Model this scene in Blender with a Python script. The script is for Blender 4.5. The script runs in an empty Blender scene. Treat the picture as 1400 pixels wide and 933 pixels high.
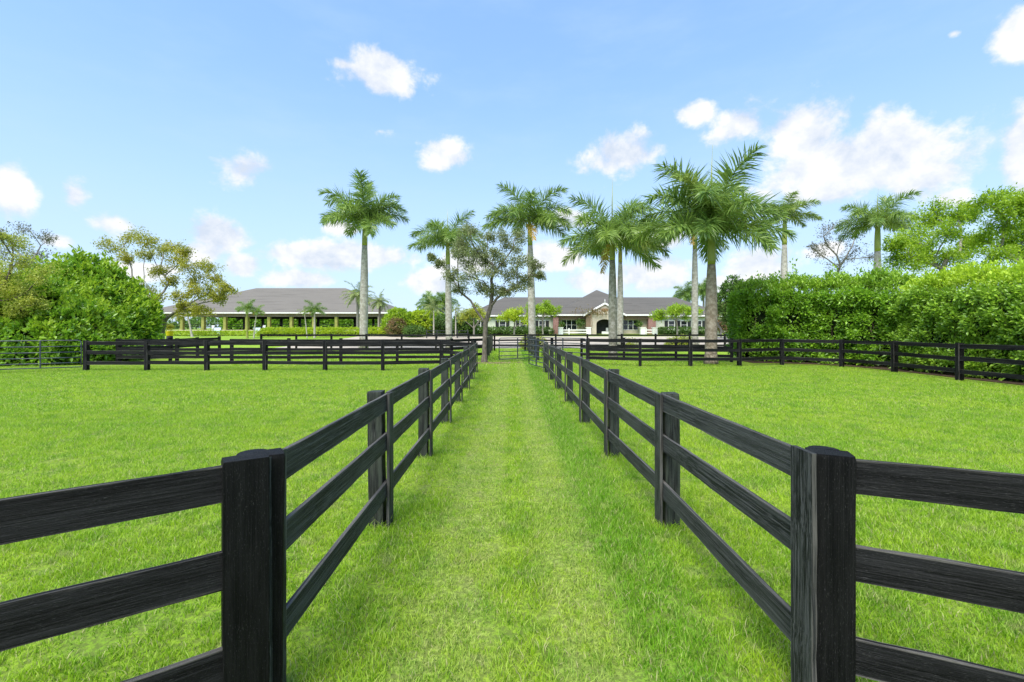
import bpy, math
import numpy as np
from mathutils import Vector, Matrix

R = math.radians
rng = np.random.default_rng(7)
scene = bpy.context.scene
COL = scene.collection

# ------------------------------------------------------------------ camera
F_PX, HOR, CAM_H = 622.0, 449.0, 2.0          # focal length / horizon row in photo pixels, eye height
cam_d = bpy.data.cameras.new('camera')
cam = bpy.data.objects.new('camera', cam_d); COL.objects.link(cam)
cam.location = (0, 0, CAM_H); cam.rotation_euler = (R(90), 0, 0)
cam_d.sensor_width = 36; cam_d.lens = 36 * F_PX / 1400
cam_d.shift_y = -(466.5 - HOR) / 1400
cam_d.clip_start = 0.05; cam_d.clip_end = 3000
scene.camera = cam

# ------------------------------------------------------------------ light
SUN_EL, SUN_AZ = R(58), R(201)                # azimuth clockwise from +Y: behind the camera, to the left
sun_d = bpy.data.lights.new('sun', 'SUN'); sun_d.energy = 2.4; sun_d.angle = R(42); sun_d.color = (1.0, 0.955, 0.88)
sun = bpy.data.objects.new('sun', sun_d); COL.objects.link(sun)
to_sun = Vector((math.sin(SUN_AZ) * math.cos(SUN_EL), math.cos(SUN_AZ) * math.cos(SUN_EL), math.sin(SUN_EL)))
sun.rotation_euler = to_sun.to_track_quat('Z', 'Y').to_euler()
sun.location = to_sun * 60

vs = scene.view_settings
scene.display_settings.display_device = 'sRGB'
vs.view_transform = 'Standard'; vs.look = 'None'; vs.gamma = 1; vs.use_curve_mapping = False
vs.exposure = 1.5
scene.cycles.use_denoising = True
scene.cycles.max_bounces = 6; scene.cycles.diffuse_bounces = 3; scene.cycles.glossy_bounces = 2
scene.cycles.transmission_bounces = 3; scene.cycles.transparent_max_bounces = 6
scene.cycles.caustics_reflective = False; scene.cycles.caustics_refractive = False

# ------------------------------------------------------------------ node helper
class NT:
    def __init__(s, tree): s.t = tree; s.n = tree.nodes; s.l = tree.links
    def new(s, typ, **kw):
        n = s.n.new(typ)
        for k, v in kw.items(): setattr(n, k, v)
        return n
    def put(s, sock, v):
        if isinstance(v, bpy.types.NodeSocket): s.l.new(v, sock)
        elif v is not None: sock.default_value = v
    def math(s, op, a, b=None, c=None, clamp=False):
        n = s.new('ShaderNodeMath', operation=op, use_clamp=clamp)
        for i, v in enumerate((a, b, c)): s.put(n.inputs[i], v)
        return n.outputs[0]
    def vmath(s, op, a, b=None, out=0):
        n = s.new('ShaderNodeVectorMath', operation=op)
        s.put(n.inputs[0], a)
        if b is not None: s.put(n.inputs[1], b)
        return n.outputs[out]
    def noise(s, vec, scale, detail=4, rough=0.55, dist=0.0):
        n = s.new('ShaderNodeTexNoise'); s.put(n.inputs['Vector'], vec)
        n.inputs['Scale'].default_value = scale; n.inputs['Detail'].default_value = detail
        n.inputs['Roughness'].default_value = rough; n.inputs['Distortion'].default_value = dist
        return n.outputs['Fac']
    def ramp(s, fac, stops):
        n = s.new('ShaderNodeValToRGB'); s.put(n.inputs[0], fac)
        e = n.color_ramp.elements
        while len(e) < len(stops): e.new(0.5)
        for x, (p, c) in zip(e, stops):
            x.position = p; x.color = (c, c, c, 1) if isinstance(c, (int, float)) else (*c, 1)
        return n.outputs['Color']
    def sstep(s, v, a, b):
        n = s.new('ShaderNodeMapRange', interpolation_type='SMOOTHSTEP', clamp=True)
        s.put(n.inputs['Value'], v); n.inputs['From Min'].default_value = a; n.inputs['From Max'].default_value = b
        return n.outputs[0]
    def mix(s, fac, a, b, blend='MIX'):
        n = s.new('ShaderNodeMix', data_type='RGBA', blend_type=blend)
        s.put(n.inputs['Factor'], fac)
        for sock, v in ((n.inputs['A'], a), (n.inputs['B'], b)):
            pass
        ia = [i for i in n.inputs if i.type == 'RGBA']
        for sock, v in zip(ia, (a, b)):
            s.put(sock, v if isinstance(v, bpy.types.NodeSocket) else (*v, 1))
        return [o for o in n.outputs if o.type == 'RGBA'][0]

# ------------------------------------------------------------------ sky
world = bpy.data.worlds.new('World'); scene.world = world; world.use_nodes = True
w = NT(world.node_tree); w.n.clear()
wout = w.new('ShaderNodeOutputWorld'); bg = w.new('ShaderNodeBackground'); w.l.new(bg.outputs[0], wout.inputs[0])
sky = w.new('ShaderNodeTexSky', sky_type='NISHITA'); sky.sun_disc = False
sky.sun_elevation = SUN_EL; sky.sun_rotation = SUN_AZ
sky.altitude = 0; sky.air_density = 1.0; sky.dust_density = 0.6; sky.ozone_density = 1.2
tc = w.new('ShaderNodeTexCoord'); dirv = w.vmath('NORMALIZE', tc.outputs['Generated'])
sx = w.new('ShaderNodeSeparateXYZ'); w.l.new(dirv, sx.inputs[0])
az = w.math('ARCTAN2', sx.outputs[0], sx.outputs[1]); el = w.math('ARCSINE', sx.outputs[2])
cx = w.new('ShaderNodeCombineXYZ'); w.l.new(az, cx.inputs[0]); w.l.new(el, cx.inputs[1])
ang = cx.outputs[0]
def sky_dir(px, py):
    x, y, z = (px - 700) / F_PX, 1.0, (HOR - py) / F_PX
    return math.atan2(x, y), math.asin(z / math.sqrt(x * x + y * y + z * z))
CLOUDS = [  # photo px, py, half width, half height, weight: cumulus seen in the photograph
    (515, 100, 62, 34, 1.0), (470, 88, 30, 14, .8), (335, 232, 46, 30, .95), (610, 212, 36, 26, .8), (850, 215, 58, 34, .95),
    (1015, 170, 42, 32, .9), (955, 150, 34, 22, .7), (1090, 180, 62, 42, 1.1), (1130, 215, 80, 36, 1.1), (1215, 195, 62, 48, 1.1),
    (1255, 240, 74, 36, 1.1), (1180, 245, 80, 26, 1.0), (1300, 270, 40, 18, .7), (1165, 232, 118, 40, 1.5), (1085, 185, 40, 34, 1.35), (1222, 200, 48, 42, 1.4), (1100, 190, 60, 36, 1.1), (1240, 215, 70, 46, 1.15), (1392, 40, 44, 42, 1.0), (1305, 46, 18, 11, .15), (1402, 210, 34, 60, 1.0),
    (15, 262, 40, 40, 1.0), (104, 266, 24, 30, .85), (152, 306, 42, 22, .9), (298, 322, 44, 24, .9), (275, 345, 40, 22, .8), (330, 362, 34, 18, .7),
    (440, 352, 70, 22, .95), (520, 350, 60, 22, .85), (415, 382, 52, 16, .85), (465, 312, 30, 12, .6), (590, 385, 46, 20, .8), (640, 360, 40, 18, .7),
    (885, 378, 60, 26, 1.0), (820, 385, 46, 18, .8), (1030, 365, 54, 30, 1.05), (985, 390, 40, 18, .9), (760, 350, 46, 20, .8), (780, 300, 40, 18, .6),
    (900, 330, 60, 18, .5), (1130, 340, 40, 14, .6), (520, 180, 30, 16, .55), (80, 330, 40, 14, .6), (200, 372, 60, 14, .7)]
dens = None
for px, py, hw, hh, wt in CLOUDS:
    a0, e0 = sky_dir(px, py); a1, _ = sky_dir(px + hw, py); _, e1 = sky_dir(px, py - hh)
    d = w.vmath('SUBTRACT', ang, (a0, e0, 0)); d = w.vmath('MULTIPLY', d, (1 / abs(a1 - a0), 1 / abs(e1 - e0), 0))
    ln = w.vmath('LENGTH', d, out=1)
    v = w.math('MULTIPLY_ADD', ln, -.95, .55 + wt * .62)
    dens = v if dens is None else w.math('SMOOTH_MAX', dens, v, 0.25)
# the same fair-weather cumulus carries on round the rest of the sky
around = w.math('MULTIPLY', w.noise(w.vmath('MULTIPLY', ang, (2.6, 5.5, 1)), 1.6, 2, .5), 1.0)
around = w.math('MULTIPLY_ADD', around, 4.2, -2.45)
side = w.sstep(w.math('ABSOLUTE', az), .88, 1.1); topm = w.sstep(el, .62, .8)
out_m = w.math('MAXIMUM', side, topm)
around = w.math('MULTIPLY', w.math('ADD', around, 1.0), out_m); around = w.math('SUBTRACT', around, 1.0)
dens = w.math('MAXIMUM', dens, around)
nv = w.vmath('MULTIPLY', dirv, (1, 1, 1.25))
n1 = w.noise(nv, 9, 8, .60, .15); n2 = w.noise(nv, 30, 6, .62, .1)
def puff(nn, nm): return w.math('ADD', w.math('MULTIPLY_ADD', nn, 2.5, -1.25), w.math('MULTIPLY_ADD', nm, .8, -.4))
body = w.math('ADD', dens, puff(n1, n2))
mask = w.sstep(body, .03, .6)
# self shade: compare with the density a little further towards the sun side (up and left)
off = w.vmath('ADD', nv, (-.015, 0, .05))
n1b = w.noise(off, 9, 8, .60, .15)
lit = w.math('MULTIPLY_ADD', w.math('SUBTRACT', n1, n1b), 3.6, .60, clamp=True)
ccol = w.mix(lit, (2.0, 2.25, 2.65), (3.05, 3.05, 3.06))
veil = w.math('MULTIPLY', w.sstep(w.noise(w.vmath('MULTIPLY', ang, (1.5, 4.5, 1)), 2.2, 5, .6), .4, .85), .25)
skyc = w.mix(.5, sky.outputs[0], (.86, 1.66, 3.15))          # thin bright haze of a humid day
skyc = w.mix(veil, skyc, (1.9, 2.45, 2.95))
lo = w.math('MULTIPLY', w.math('SUBTRACT', 1.0, w.sstep(el, -.05, .55)), .75)
skyc = w.mix(lo, skyc, (1.75, 2.25, 2.95))
fin = w.mix(w.math('MULTIPLY', mask, .97), skyc, ccol)
w.l.new(fin, bg.inputs['Color']); bg.inputs['Strength'].default_value = 0.125

# ------------------------------------------------------------------ materials
MAT = {}
def newmat(name):
    m = bpy.data.materials.new(name); m.use_nodes = True
    t = NT(m.node_tree); t.n.clear()
    o = t.new('ShaderNodeOutputMaterial'); MAT[name] = m
    return m, t, o
def bsdf(t, col, rough=.7, spec=.5, metal=0.0, normal=None):
    b = t.new('ShaderNodeBsdfPrincipled')
    t.put(b.inputs['Base Color'], col if isinstance(col, bpy.types.NodeSocket) else (*col, 1))
    t.put(b.inputs['Roughness'], rough); b.inputs['Metallic'].default_value = metal
    b.inputs['Specular IOR Level'].default_value = spec
    if normal is not None: t.l.new(normal, b.inputs['Normal'])
    return b.outputs[0]
def bump(t, h, strength=.4, dist=.01):
    b = t.new('ShaderNodeBump'); b.inputs['Strength'].default_value = strength; b.inputs['Distance'].default_value = dist
    t.l.new(h, b.inputs['Height']); return b.outputs[0]
def plain(name, c1, c2, scale=6, rough=.7, spec=.4, metal=0, bs=.2, bd=.01, coord='Object', stretch=(1, 1, 1)):
    m, t, o = newmat(name)
    tcn = t.new('ShaderNodeTexCoord'); v = t.vmath('MULTIPLY', tcn.outputs[coord], stretch)
    n = t.noise(v, scale, 5, .6)
    col = t.mix(t.sstep(n, .3, .7), c1, c2)
    t.l.new(bsdf(t, col, rough, spec, metal, bump(t, n, bs, bd)), o.inputs[0])
    return m
def wood(name, dark, light, algae, amt, axis):
    """painted, weathered board; grain runs along the object's x (rail) or z (post)"""
    m, t, o = newmat(name)
    tcn = t.new('ShaderNodeTexCoord'); oi = t.new('ShaderNodeObjectInfo')
    off = t.new('ShaderNodeCombineXYZ'); t.l.new(t.math('MULTIPLY', oi.outputs['Random'], 37.0), off.inputs[0]); t.l.new(t.math('MULTIPLY', oi.outputs['Random'], 11.0), off.inputs[1]); t.l.new(t.math('MULTIPLY', oi.outputs['Random'], 23.0), off.inputs[2])
    p = t.vmath('ADD', tcn.outputs['Object'], off.outputs[0])
    st = (2.6, 30, 14) if axis == 'x' else (34, 34, 1.6)
    grain = t.noise(t.vmath('MULTIPLY', p, st), 1.0, 6, .65, .6)
    fine = t.noise(t.vmath('MULTIPLY', p, tuple(a * 2.6 for a in st)), 1.0, 5, .72, .4)
    broad = t.noise(p, 3.2 if axis != 'x' else 2.2, 4, .6)
    speck = t.noise(p, 95, 2, .6)
    g = t.math('ADD', t.math('MULTIPLY', grain, .6), t.math('MULTIPLY', fine, .4))
    col = t.mix(t.sstep(g, .45, .62), dark, light)
    col = t.mix(t.math('MULTIPLY', t.sstep(broad, .38, .68), amt), col, algae)
    col = t.mix(t.math('MULTIPLY', t.sstep(speck, .64, .72), .4), col, (.13, .13, .12))
    scr = t.math('MULTIPLY', t.sstep(fine, .60, .70), t.sstep(t.noise(p, 6, 3, .6), .46, .62))
    col = t.mix(t.math('MULTIPLY', scr, .55), col, (.11, .108, .104))
    if axis == 'x':
        so = t.new('ShaderNodeSeparateXYZ'); t.l.new(tcn.outputs['Object'], so.inputs[0])
        ed = t.math('ABSOLUTE', t.math('SUBTRACT', so.outputs[2], .5))
        ed = t.math('MULTIPLY', t.sstep(t.math('ADD', ed, t.math('MULTIPLY_ADD', grain, .16, -.08)), .44, .52), t.sstep(broad, .40, .58))
        col = t.mix(t.math('MULTIPLY', ed, .8), col, (.17, .158, .14))
    rg = t.math('MULTIPLY_ADD', grain, .35, .42)
    h = t.math('ADD', t.math('MULTIPLY', g, .8), t.math('MULTIPLY', speck, .25))
    t.l.new(bsdf(t, col, rg, .14, 0, bump(t, h, 1.0, .010)), o.inputs[0])
    return m
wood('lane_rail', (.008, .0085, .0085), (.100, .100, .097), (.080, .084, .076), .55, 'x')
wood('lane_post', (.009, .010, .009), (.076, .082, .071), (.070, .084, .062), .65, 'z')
wood('black_rail', (.0012, .0012, .0015), (.017, .0165, .017), (.027, .027, .028), .45, 'x')
wood('black_post', (.0012, .0012, .0015), (.009, .0085, .0085), (.013, .013, .0125), .4, 'z')

def leafmat(name, c1, c2, c3=None, trans=.35, rough=.45, spec=.35, patch=.6, patch_scale=.9):
    m, t, o = newmat(name)
    g = t.new('ShaderNodeNewGeometry')
    col = t.mix(g.outputs['Random Per Island'], c1, c2)
    if c3 is not None:
        n = t.noise(g.outputs['Position'], patch_scale, 3, .6)
        col = t.mix(t.math('MULTIPLY', t.sstep(n, .42, .68), patch), col, c3)
    b = bsdf(t, col, rough, spec)
    tr = t.new('ShaderNodeBsdfTranslucent'); t.l.new(t.mix(.55, col, tuple(min(1, x * 1.35) for x in c2)), tr.inputs[0])
    mx = t.new('ShaderNodeMixShader'); mx.inputs[0].default_value = trans
    t.l.new(b, mx.inputs[1]); t.l.new(tr.outputs[0], mx.inputs[2]); t.l.new(mx.outputs[0], o.inputs[0])
    return m
leafmat('leaf_hedge', (.085, .21, .018), (.26, .47, .035), (.31, .52, .032), .34, .33, .5)
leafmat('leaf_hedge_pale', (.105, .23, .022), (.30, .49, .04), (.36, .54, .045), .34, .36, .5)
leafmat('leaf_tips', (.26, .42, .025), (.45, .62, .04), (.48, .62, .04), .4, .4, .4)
leafmat('leaf_shrub', (.075, .19, .018), (.24, .44, .03), (.36, .52, .03), .34, .36, .5)
leafmat('leaf_olive', (.22, .275, .045), (.41, .46, .07), (.50, .50, .06), .4)
leafmat('leaf_yellow', (.20, .235, .035), (.38, .39, .045), (.47, .41, .04), .4)
leafmat('leaf_oak', (.11, .145, .05), (.26, .30, .12), (.31, .34, .13), .32, .4, .5)
leafmat('leaf_grey', (.10, .11, .075), (.20, .20, .14), None, .3)
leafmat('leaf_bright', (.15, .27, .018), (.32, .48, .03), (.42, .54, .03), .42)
leafmat('leaf_lime', (.25, .38, .02), (.44, .57, .03), (.52, .58, .03), .4)
leafmat('leaf_far', (.05, .11, .02), (.12, .22, .04), (.15, .25, .04), .25)
leafmat('leaf_tan', (.24, .24, .10), (.36, .31, .16), (.38, .24, .16), .3)
leafmat('leaf_red', (.16, .13, .05), (.28, .17, .09), (.16, .24, .04), .3)
leafmat('frond_green', (.075, .150, .030), (.24, .36, .075), (.32, .43, .08), .34, .32, .55, .6, .35)
leafmat('frond_yellow', (.14, .23, .04), (.27, .37, .08), (.34, .38, .09), .3, .4)
leafmat('frond_pale', (.16, .23, .07), (.30, .36, .13), (.36, .38, .14), .28, .4)
leafmat('frond_dry', (.50, .32, .06), (.62, .44, .12), None, .3)
plain('bark', (.075, .062, .048), (.19, .165, .13), 14, .9, .2, 0, .6, .03, 'Object', (1, 1, .3))
plain('bark_pale', (.30, .27, .22), (.48, .45, .38), 10, .9, .2, 0, .4, .02)
plain('bark_grey', (.16, .15, .12), (.30, .28, .24), 10, .9, .2, 0, .4, .02)
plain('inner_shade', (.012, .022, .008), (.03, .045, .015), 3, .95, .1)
plain('twig', (.13, .095, .06), (.28, .22, .14), 12, .9, .2)
plain('rachis', (.16, .24, .05), (.24, .31, .08), 6, .6, .4)
plain('crownshaft', (.20, .24, .03), (.34, .37, .06), 2.2, .42, .5, 0, .1, .01, 'Object', (1, 1, .25))
plain('crownshaft_gold', (.30, .24, .03), (.42, .34, .06), 2.2, .42, .5, 0, .1, .01, 'Object', (1, 1, .25))
def palm_trunk(name, ca, cb, cs):
    m, t, o = newmat(name)
    tcn = t.new('ShaderNodeTexCoord'); p = tcn.outputs['Object']
    s = t.new('ShaderNodeSeparateXYZ'); t.l.new(p, s.inputs[0])
    wob = t.math('MULTIPLY', t.noise(p, 3, 3), .10)
    ring = t.math('FRACT', t.math('MULTIPLY', t.math('ADD', s.outputs[2], wob), 6.5))
    rl = t.sstep(ring, .0, .14)
    n = t.noise(p, 4.5, 6, .7); n2 = t.noise(p, 1.2, 3, .6)
    col = t.mix(t.sstep(n, .38, .66), ca, cb)
    col = t.mix(t.math('MULTIPLY', t.sstep(n2, .5, .7), .55), col, cs)
    low = t.math('SUBTRACT', 1.0, t.sstep(s.outputs[2], .2, 2.4))
    col = t.mix(t.math('MULTIPLY', t.math('MULTIPLY', low, t.sstep(t.noise(p, 7, 4, .7), .45, .56)), .8), col, (.10, .085, .06))
    col = t.mix(t.math('MULTIPLY', t.math('SUBTRACT', 1.0, rl), .35), col, (.19, .17, .13))
    h = t.math('ADD', t.math('MULTIPLY', rl, .4), t.math('MULTIPLY', n, .5))
    t.l.new(bsdf(t, col, .85, .2, 0, bump(t, h, .35, .02)), o.inputs[0])
palm_trunk('palm_trunk', (.30, .275, .23), (.50, .475, .42), (.26, .235, .17))
palm_trunk('palm_trunk_tan', (.22, .17, .115), (.42, .355, .27), (.19, .155, .10))
palm_trunk('palm_trunk_mottled', (.20, .19, .145), (.42, .40, .34), (.17, .17, .10))

def grass_color(t, pos):
    """lawn colour from place: lusher and paler patches, the two worn tracks of the lane, its lush right border"""
    s = t.new('ShaderNodeSeparateXYZ'); t.l.new(pos, s.inputs[0]); X, Y = s.outputs[0], s.outputs[1]
    flat = t.new('ShaderNodeCombineXYZ'); t.l.new(X, flat.inputs[0]); t.l.new(Y, flat.inputs[1]); p = flat.outputs[0]
    big = t.noise(p, .45, 4, .6); mid = t.noise(p, 2.1, 4, .62); fine = t.noise(p, 9, 3, .6)
    col = t.mix(t.sstep(big, .36, .64), (.285, .490, .019), (.385, .560, .028))
    col = t.mix(t.math('MULTIPLY', t.sstep(mid, .46, .64), .75), col, (.170, .365, .016))
    lane = t.math('MULTIPLY', t.sstep(X, -1.3, -1.0), t.math('SUBTRACT', 1.0, t.sstep(X, 1.25, 1.5)))
    def band(c, wd):
        d = t.math('ABSOLUTE', t.math('SUBTRACT', t.math('ADD', X, t.math('MULTIPLY_ADD', mid, .5, -.25)), c))
        return t.math('MULTIPLY', t.math('SUBTRACT', 1.0, t.sstep(d, wd * .4, wd)), lane)
    track = t.math('MAXIMUM', band(-.42, .42), band(.52, .40))
    track = t.math('MULTIPLY', track, t.sstep(fine, .30, .62))
    col = t.mix(t.math('MULTIPLY', track, .6), col, (.43, .52, .14))
    col = t.mix(t.math('MULTIPLY', band(1.02, .5), .75), col, (.150, .370, .013))
    dry = t.math('MULTIPLY', t.sstep(t.noise(p, 3.4, 4, .65), .55, .70), .75)
    col = t.mix(dry, col, (.38, .40, .15))
    far = t.sstep(Y, 42, 60)
    return t.mix(far, col, (.28, .44, .035))
def ground_mat():
    m, t, o = newmat('lawn_ground')
    g = t.new('ShaderNodeNewGeometry'); pos = g.outputs['Position']
    col = grass_color(t, pos)
    n = t.noise(pos, 26, 4, .7); n2 = t.noise(pos, 120, 2, .6)
    col = t.mix(t.math('MULTIPLY', t.sstep(n, .55, .35), .0), col, (.05, .08, .01))
    col = t.mix(t.sstep(n, .42, .62), t.mix(.75, col, (.075, .105, .025)), col)
    yy = t.new('ShaderNodeSeparateXYZ'); t.l.new(pos, yy.inputs[0])
    col = t.mix(t.math('MULTIPLY', t.math('SUBTRACT', 1.0, t.sstep(yy.outputs[1], 22, 34)), .5), col, (.10, .125, .03))   # thatch under the mown blades
    h = t.math('ADD', t.math('MULTIPLY', n, .7), t.math('MULTIPLY', n2, .3))
    t.l.new(bsdf(t, col, .9, .1, 0, bump(t, h, .6, .03)), o.inputs[0])
ground_mat()
def blade_mat():
    m, t, o = newmat('grass_blade')
    g = t.new('ShaderNodeNewGeometry')
    col = grass_color(t, g.outputs['Position'])
    r = g.outputs['Random Per Island']
    hsh = t.math('FRACT', t.math('MULTIPLY', r, 17.3))
    col = t.mix(t.math('MULTIPLY', t.sstep(r, .42, 0.0), .65), col, (.075, .21, .012))
    col = t.mix(t.math('MULTIPLY', t.sstep(r, .60, 1.0), .7), col, (.46, .58, .13))
    col = t.mix(t.math('MULTIPLY', t.sstep(hsh, .915, .93), .75), col, (.52, .46, .26))
    b = bsdf(t, col, .5, .25)
    tr = t.new('ShaderNodeBsdfTranslucent'); t.l.new(col, tr.inputs[0])
    mx = t.new('ShaderNodeMixShader'); mx.inputs[0].default_value = .45
    t.l.new(b, mx.inputs[1]); t.l.new(tr.outputs[0], mx.inputs[2]); t.l.new(mx.outputs[0], o.inputs[0])
blade_mat()
plain('driveway', (.34, .295, .235), (.44, .385, .31), 1.6, .9, .2, 0, .2, .01)
plain('sand', (.42, .35, .26), (.55, .47, .36), 2.0, .95, .1, 0, .3, .02)
plain('mulch', (.035, .026, .017), (.095, .066, .042), 18, .95, .1, 0, .9, .05)
plain('soil_bare', (.14, .10, .06), (.26, .20, .12), 14, .95, .1, 0, .8, .03)
plain('steel_tube', (.030, .036, .048), (.06, .070, .09), 8, .45, .4, .1, .1, .004)
plain('steel_dark', (.012, .013, .016), (.03, .032, .036), 8, .5, .5, .2, .1, .004)
def roofmat(name, a, b, c):
    m, t, o = newmat(name)
    tcn = t.new('ShaderNodeTexCoord'); p = tcn.outputs['Object']
    s = t.new('ShaderNodeSeparateXYZ'); t.l.new(p, s.inputs[0])
    row = t.math('FRACT', t.math('MULTIPLY', s.outputs[2], 5.0))
    n = t.noise(p, 1.1, 5, .65); n2 = t.noise(t.vmath('MULTIPLY', p, (3, 3, 5)), 2.2, 2, .6)
    col = t.mix(n2, a, b); col = t.mix(t.math('MULTIPLY', t.sstep(n, .45, .7), .5), col, c)
    crs = t.noise(t.vmath('MULTIPLY', p, (.12, .12, 6.0)), 1.0, 3, .6)
    col = t.mix(t.math('MULTIPLY', t.sstep(crs, .52, .66), .45), col, tuple(x * .55 for x in a))
    h = t.math('ADD', row, n2)
    t.l.new(bsdf(t, col, .85, .25, 0, bump(t, h, .5, .04)), o.inputs[0])
roofmat('roof_slate', (.072, .067, .058), (.128, .120, .106), (.098, .093, .083))
roofmat('roof_arena', (.118, .107, .090), (.178, .164, .140), (.148, .138, .120))
plain('cream_wall', (.46, .40, .31), (.54, .47, .37), 2.0, .85, .3)
plain('sage_wall', (.50, .52, .42), (.60, .62, .52), 2.0, .85, .3)
plain('white_paint', (.74, .73, .70), (.82, .81, .79), 4, .55, .4)
plain('moss_column', (.20, .22, .05), (.31, .32, .09), 1.4, .85, .2)
plain('beige_column', (.58, .52, .42), (.68, .62, .52), 1.4, .85, .2)
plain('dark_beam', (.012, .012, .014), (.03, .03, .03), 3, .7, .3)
plain('vine_shade', (.16, .11, .07), (.26, .19, .13), 9, .9, .2)
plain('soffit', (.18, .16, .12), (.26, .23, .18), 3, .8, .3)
plain('shutter_black', (.010, .011, .012), (.025, .026, .028), 5, .5, .4)
plain('yellow_plastic', (.72, .55, .01), (.80, .63, .02), 5, .4, .5)
plain('blue_fabric', (.52, .62, .82), (.68, .76, .90), 6, .8, .3)
plain('navy_frame', (.03, .045, .07), (.06, .08, .11), 6, .5, .5)
plain('flower_pink', (.52, .10, .14), (.65, .22, .22), 9, .7, .3)
plain('vine_dry', (.22, .13, .07), (.34, .22, .12), 9, .9, .2)
def brickmat():
    m, t, o = newmat('brick')
    tcn = t.new('ShaderNodeTexCoord')
    p = t.vmath('MULTIPLY', tcn.outputs['Object'], (1, 1, 1))
    s = t.new('ShaderNodeSeparateXYZ'); t.l.new(p, s.inputs[0])
    c = t.new('ShaderNodeCombineXYZ'); t.l.new(t.math('ADD', s.outputs[0], s.outputs[1]), c.inputs[0]); t.l.new(s.outputs[2], c.inputs[1])
    b = t.new('ShaderNodeTexBrick'); t.l.new(c.outputs[0], b.inputs['Vector'])
    b.inputs['Color1'].default_value = (.20, .080, .065, 1); b.inputs['Color2'].default_value = (.28, .125, .105, 1); b.inputs['Mortar'].default_value = (.42, .36, .32, 1)
    b.inputs['Scale'].default_value = 4.2
    t.l.new(bsdf(t, b.outputs['Color'], .85, .25), o.inputs[0])
brickmat()
def glassmat():
    m, t, o = newmat('window_glass')
    t.l.new(bsdf(t, (.012, .016, .02), .06, .6), o.inputs[0])
glassmat()

# ------------------------------------------------------------------ mesh helpers
def mesh_np(name, V, T, smooth=False):
    """triangles from numpy arrays"""
    me = bpy.data.meshes.new(name)
    V = np.ascontiguousarray(V, dtype=np.float32); T = np.ascontiguousarray(T, dtype=np.int32)
    k = T.shape[1]
    me.vertices.add(len(V)); me.vertices.foreach_set('co', V.ravel())
    me.loops.add(T.size); me.loops.foreach_set('vertex_index', T.ravel())
    me.polygons.add(len(T)); me.polygons.foreach_set('loop_start', np.arange(0, T.size, k, dtype=np.int32))
    if smooth: me.polygons.foreach_set('use_smooth', np.ones(len(T), dtype=bool))
    me.update(calc_edges=True)
    return me
class MB:
    def __init__(s): s.v = []; s.f = []; s.sm = []
    def add(s, vs, fs, smooth=False):
        o = len(s.v); s.v += [tuple(map(float, p)) for p in vs]; s.f += [tuple(i + o for i in f) for f in fs]; s.sm += [smooth] * len(fs)
        return s
    def box(s, a, b):
        x0, y0, z0 = a; x1, y1, z1 = b
        return s.add([(x0, y0, z0), (x1, y0, z0), (x1, y1, z0), (x0, y1, z0), (x0, y0, z1), (x1, y0, z1), (x1, y1, z1), (x0, y1, z1)],
                     [(0, 3, 2, 1), (4, 5, 6, 7), (0, 1, 5, 4), (1, 2, 6, 5), (2, 3, 7, 6), (3, 0, 4, 7)])
    def tube(s, pts, radii, n=8, cap=True):
        pts = [Vector(p) for p in pts]
        if isinstance(radii, (int, float)): radii = [radii] * len(pts)
        o = len(s.v); d0 = None; u = None
        for i, p in enumerate(pts):
            d = (pts[min(i + 1, len(pts) - 1)] - pts[max(i - 1, 0)]).normalized()
            if u is None:
                u = d.orthogonal().normalized()
            else:
                u = (u - d * u.dot(d)); u = u.normalized() if u.length > 1e-5 else d.orthogonal().normalized()
            vv = d.cross(u)
            for k in range(n):
                a = 2 * math.pi * k / n
                q = p + (u * math.cos(a) + vv * math.sin(a)) * radii[i]
                s.v.append((q.x, q.y, q.z))
        for i in range(len(pts) - 1):
            for k in range(n):
                k2 = (k + 1) % n
                s.f.append((o + i * n + k, o + i * n + k2, o + (i + 1) * n + k2, o + (i + 1) * n + k)); s.sm.append(True)
        if cap:
            s.f.append(tuple(o + k for k in reversed(range(n)))); s.sm.append(False)
            e = o + (len(pts) - 1) * n
            s.f.append(tuple(e + k for k in range(n))); s.sm.append(False)
        return s
    def mesh(s, name):
        me = bpy.data.meshes.new(name); me.from_pydata(s.v, [], s.f); me.update()
        me.polygons.foreach_set('use_smooth', s.sm)
        return me
    def build(s, name, mat, parent=None): return obj(name, s.mesh(name), mat, parent)
def obj(name, me, mat=None, parent=None, mw=None):
    o = bpy.data.objects.new(name, me); COL.objects.link(o)
    if mat:
        if not me.materials: me.materials.append(MAT[mat])
    if parent is not None: o.parent = parent
    if mw is not None: o.matrix_local = mw
    return o
def thing(name, label, cat, loc=(0, 0, 0), group=None):
    o = bpy.data.objects.new(name, None); COL.objects.link(o); o.location = loc; o.empty_display_size = .2
    o['label'] = label; o['category'] = cat
    if group: o['group'] = group
    return o
def tag(o, label, cat, group=None):
    o['label'] = label; o['category'] = cat
    if group: o['group'] = group
    return o
def kind(o, k): o['kind'] = k; return o

def gz(x, y):
    """lie of the land: level paddocks, then a gentle rise to the buildings"""
    t = min(max((y - 46) / 56.0, 0), 1)
    t = t * t * (3 - 2 * t) * .35 + t * .65
    return 1.6 * t
def gzv(y):
    t = np.clip((y - 46) / 56.0, 0, 1); t = t * t * (3 - 2 * t) * .35 + t * .65
    return 1.6 * t
def at(px, py, Y): return Vector(((px - 700) / F_PX * Y, Y, CAM_H - (py - HOR) / F_PX * Y))
def gx(px, Y): return (px - 700) / F_PX * Y

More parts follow.
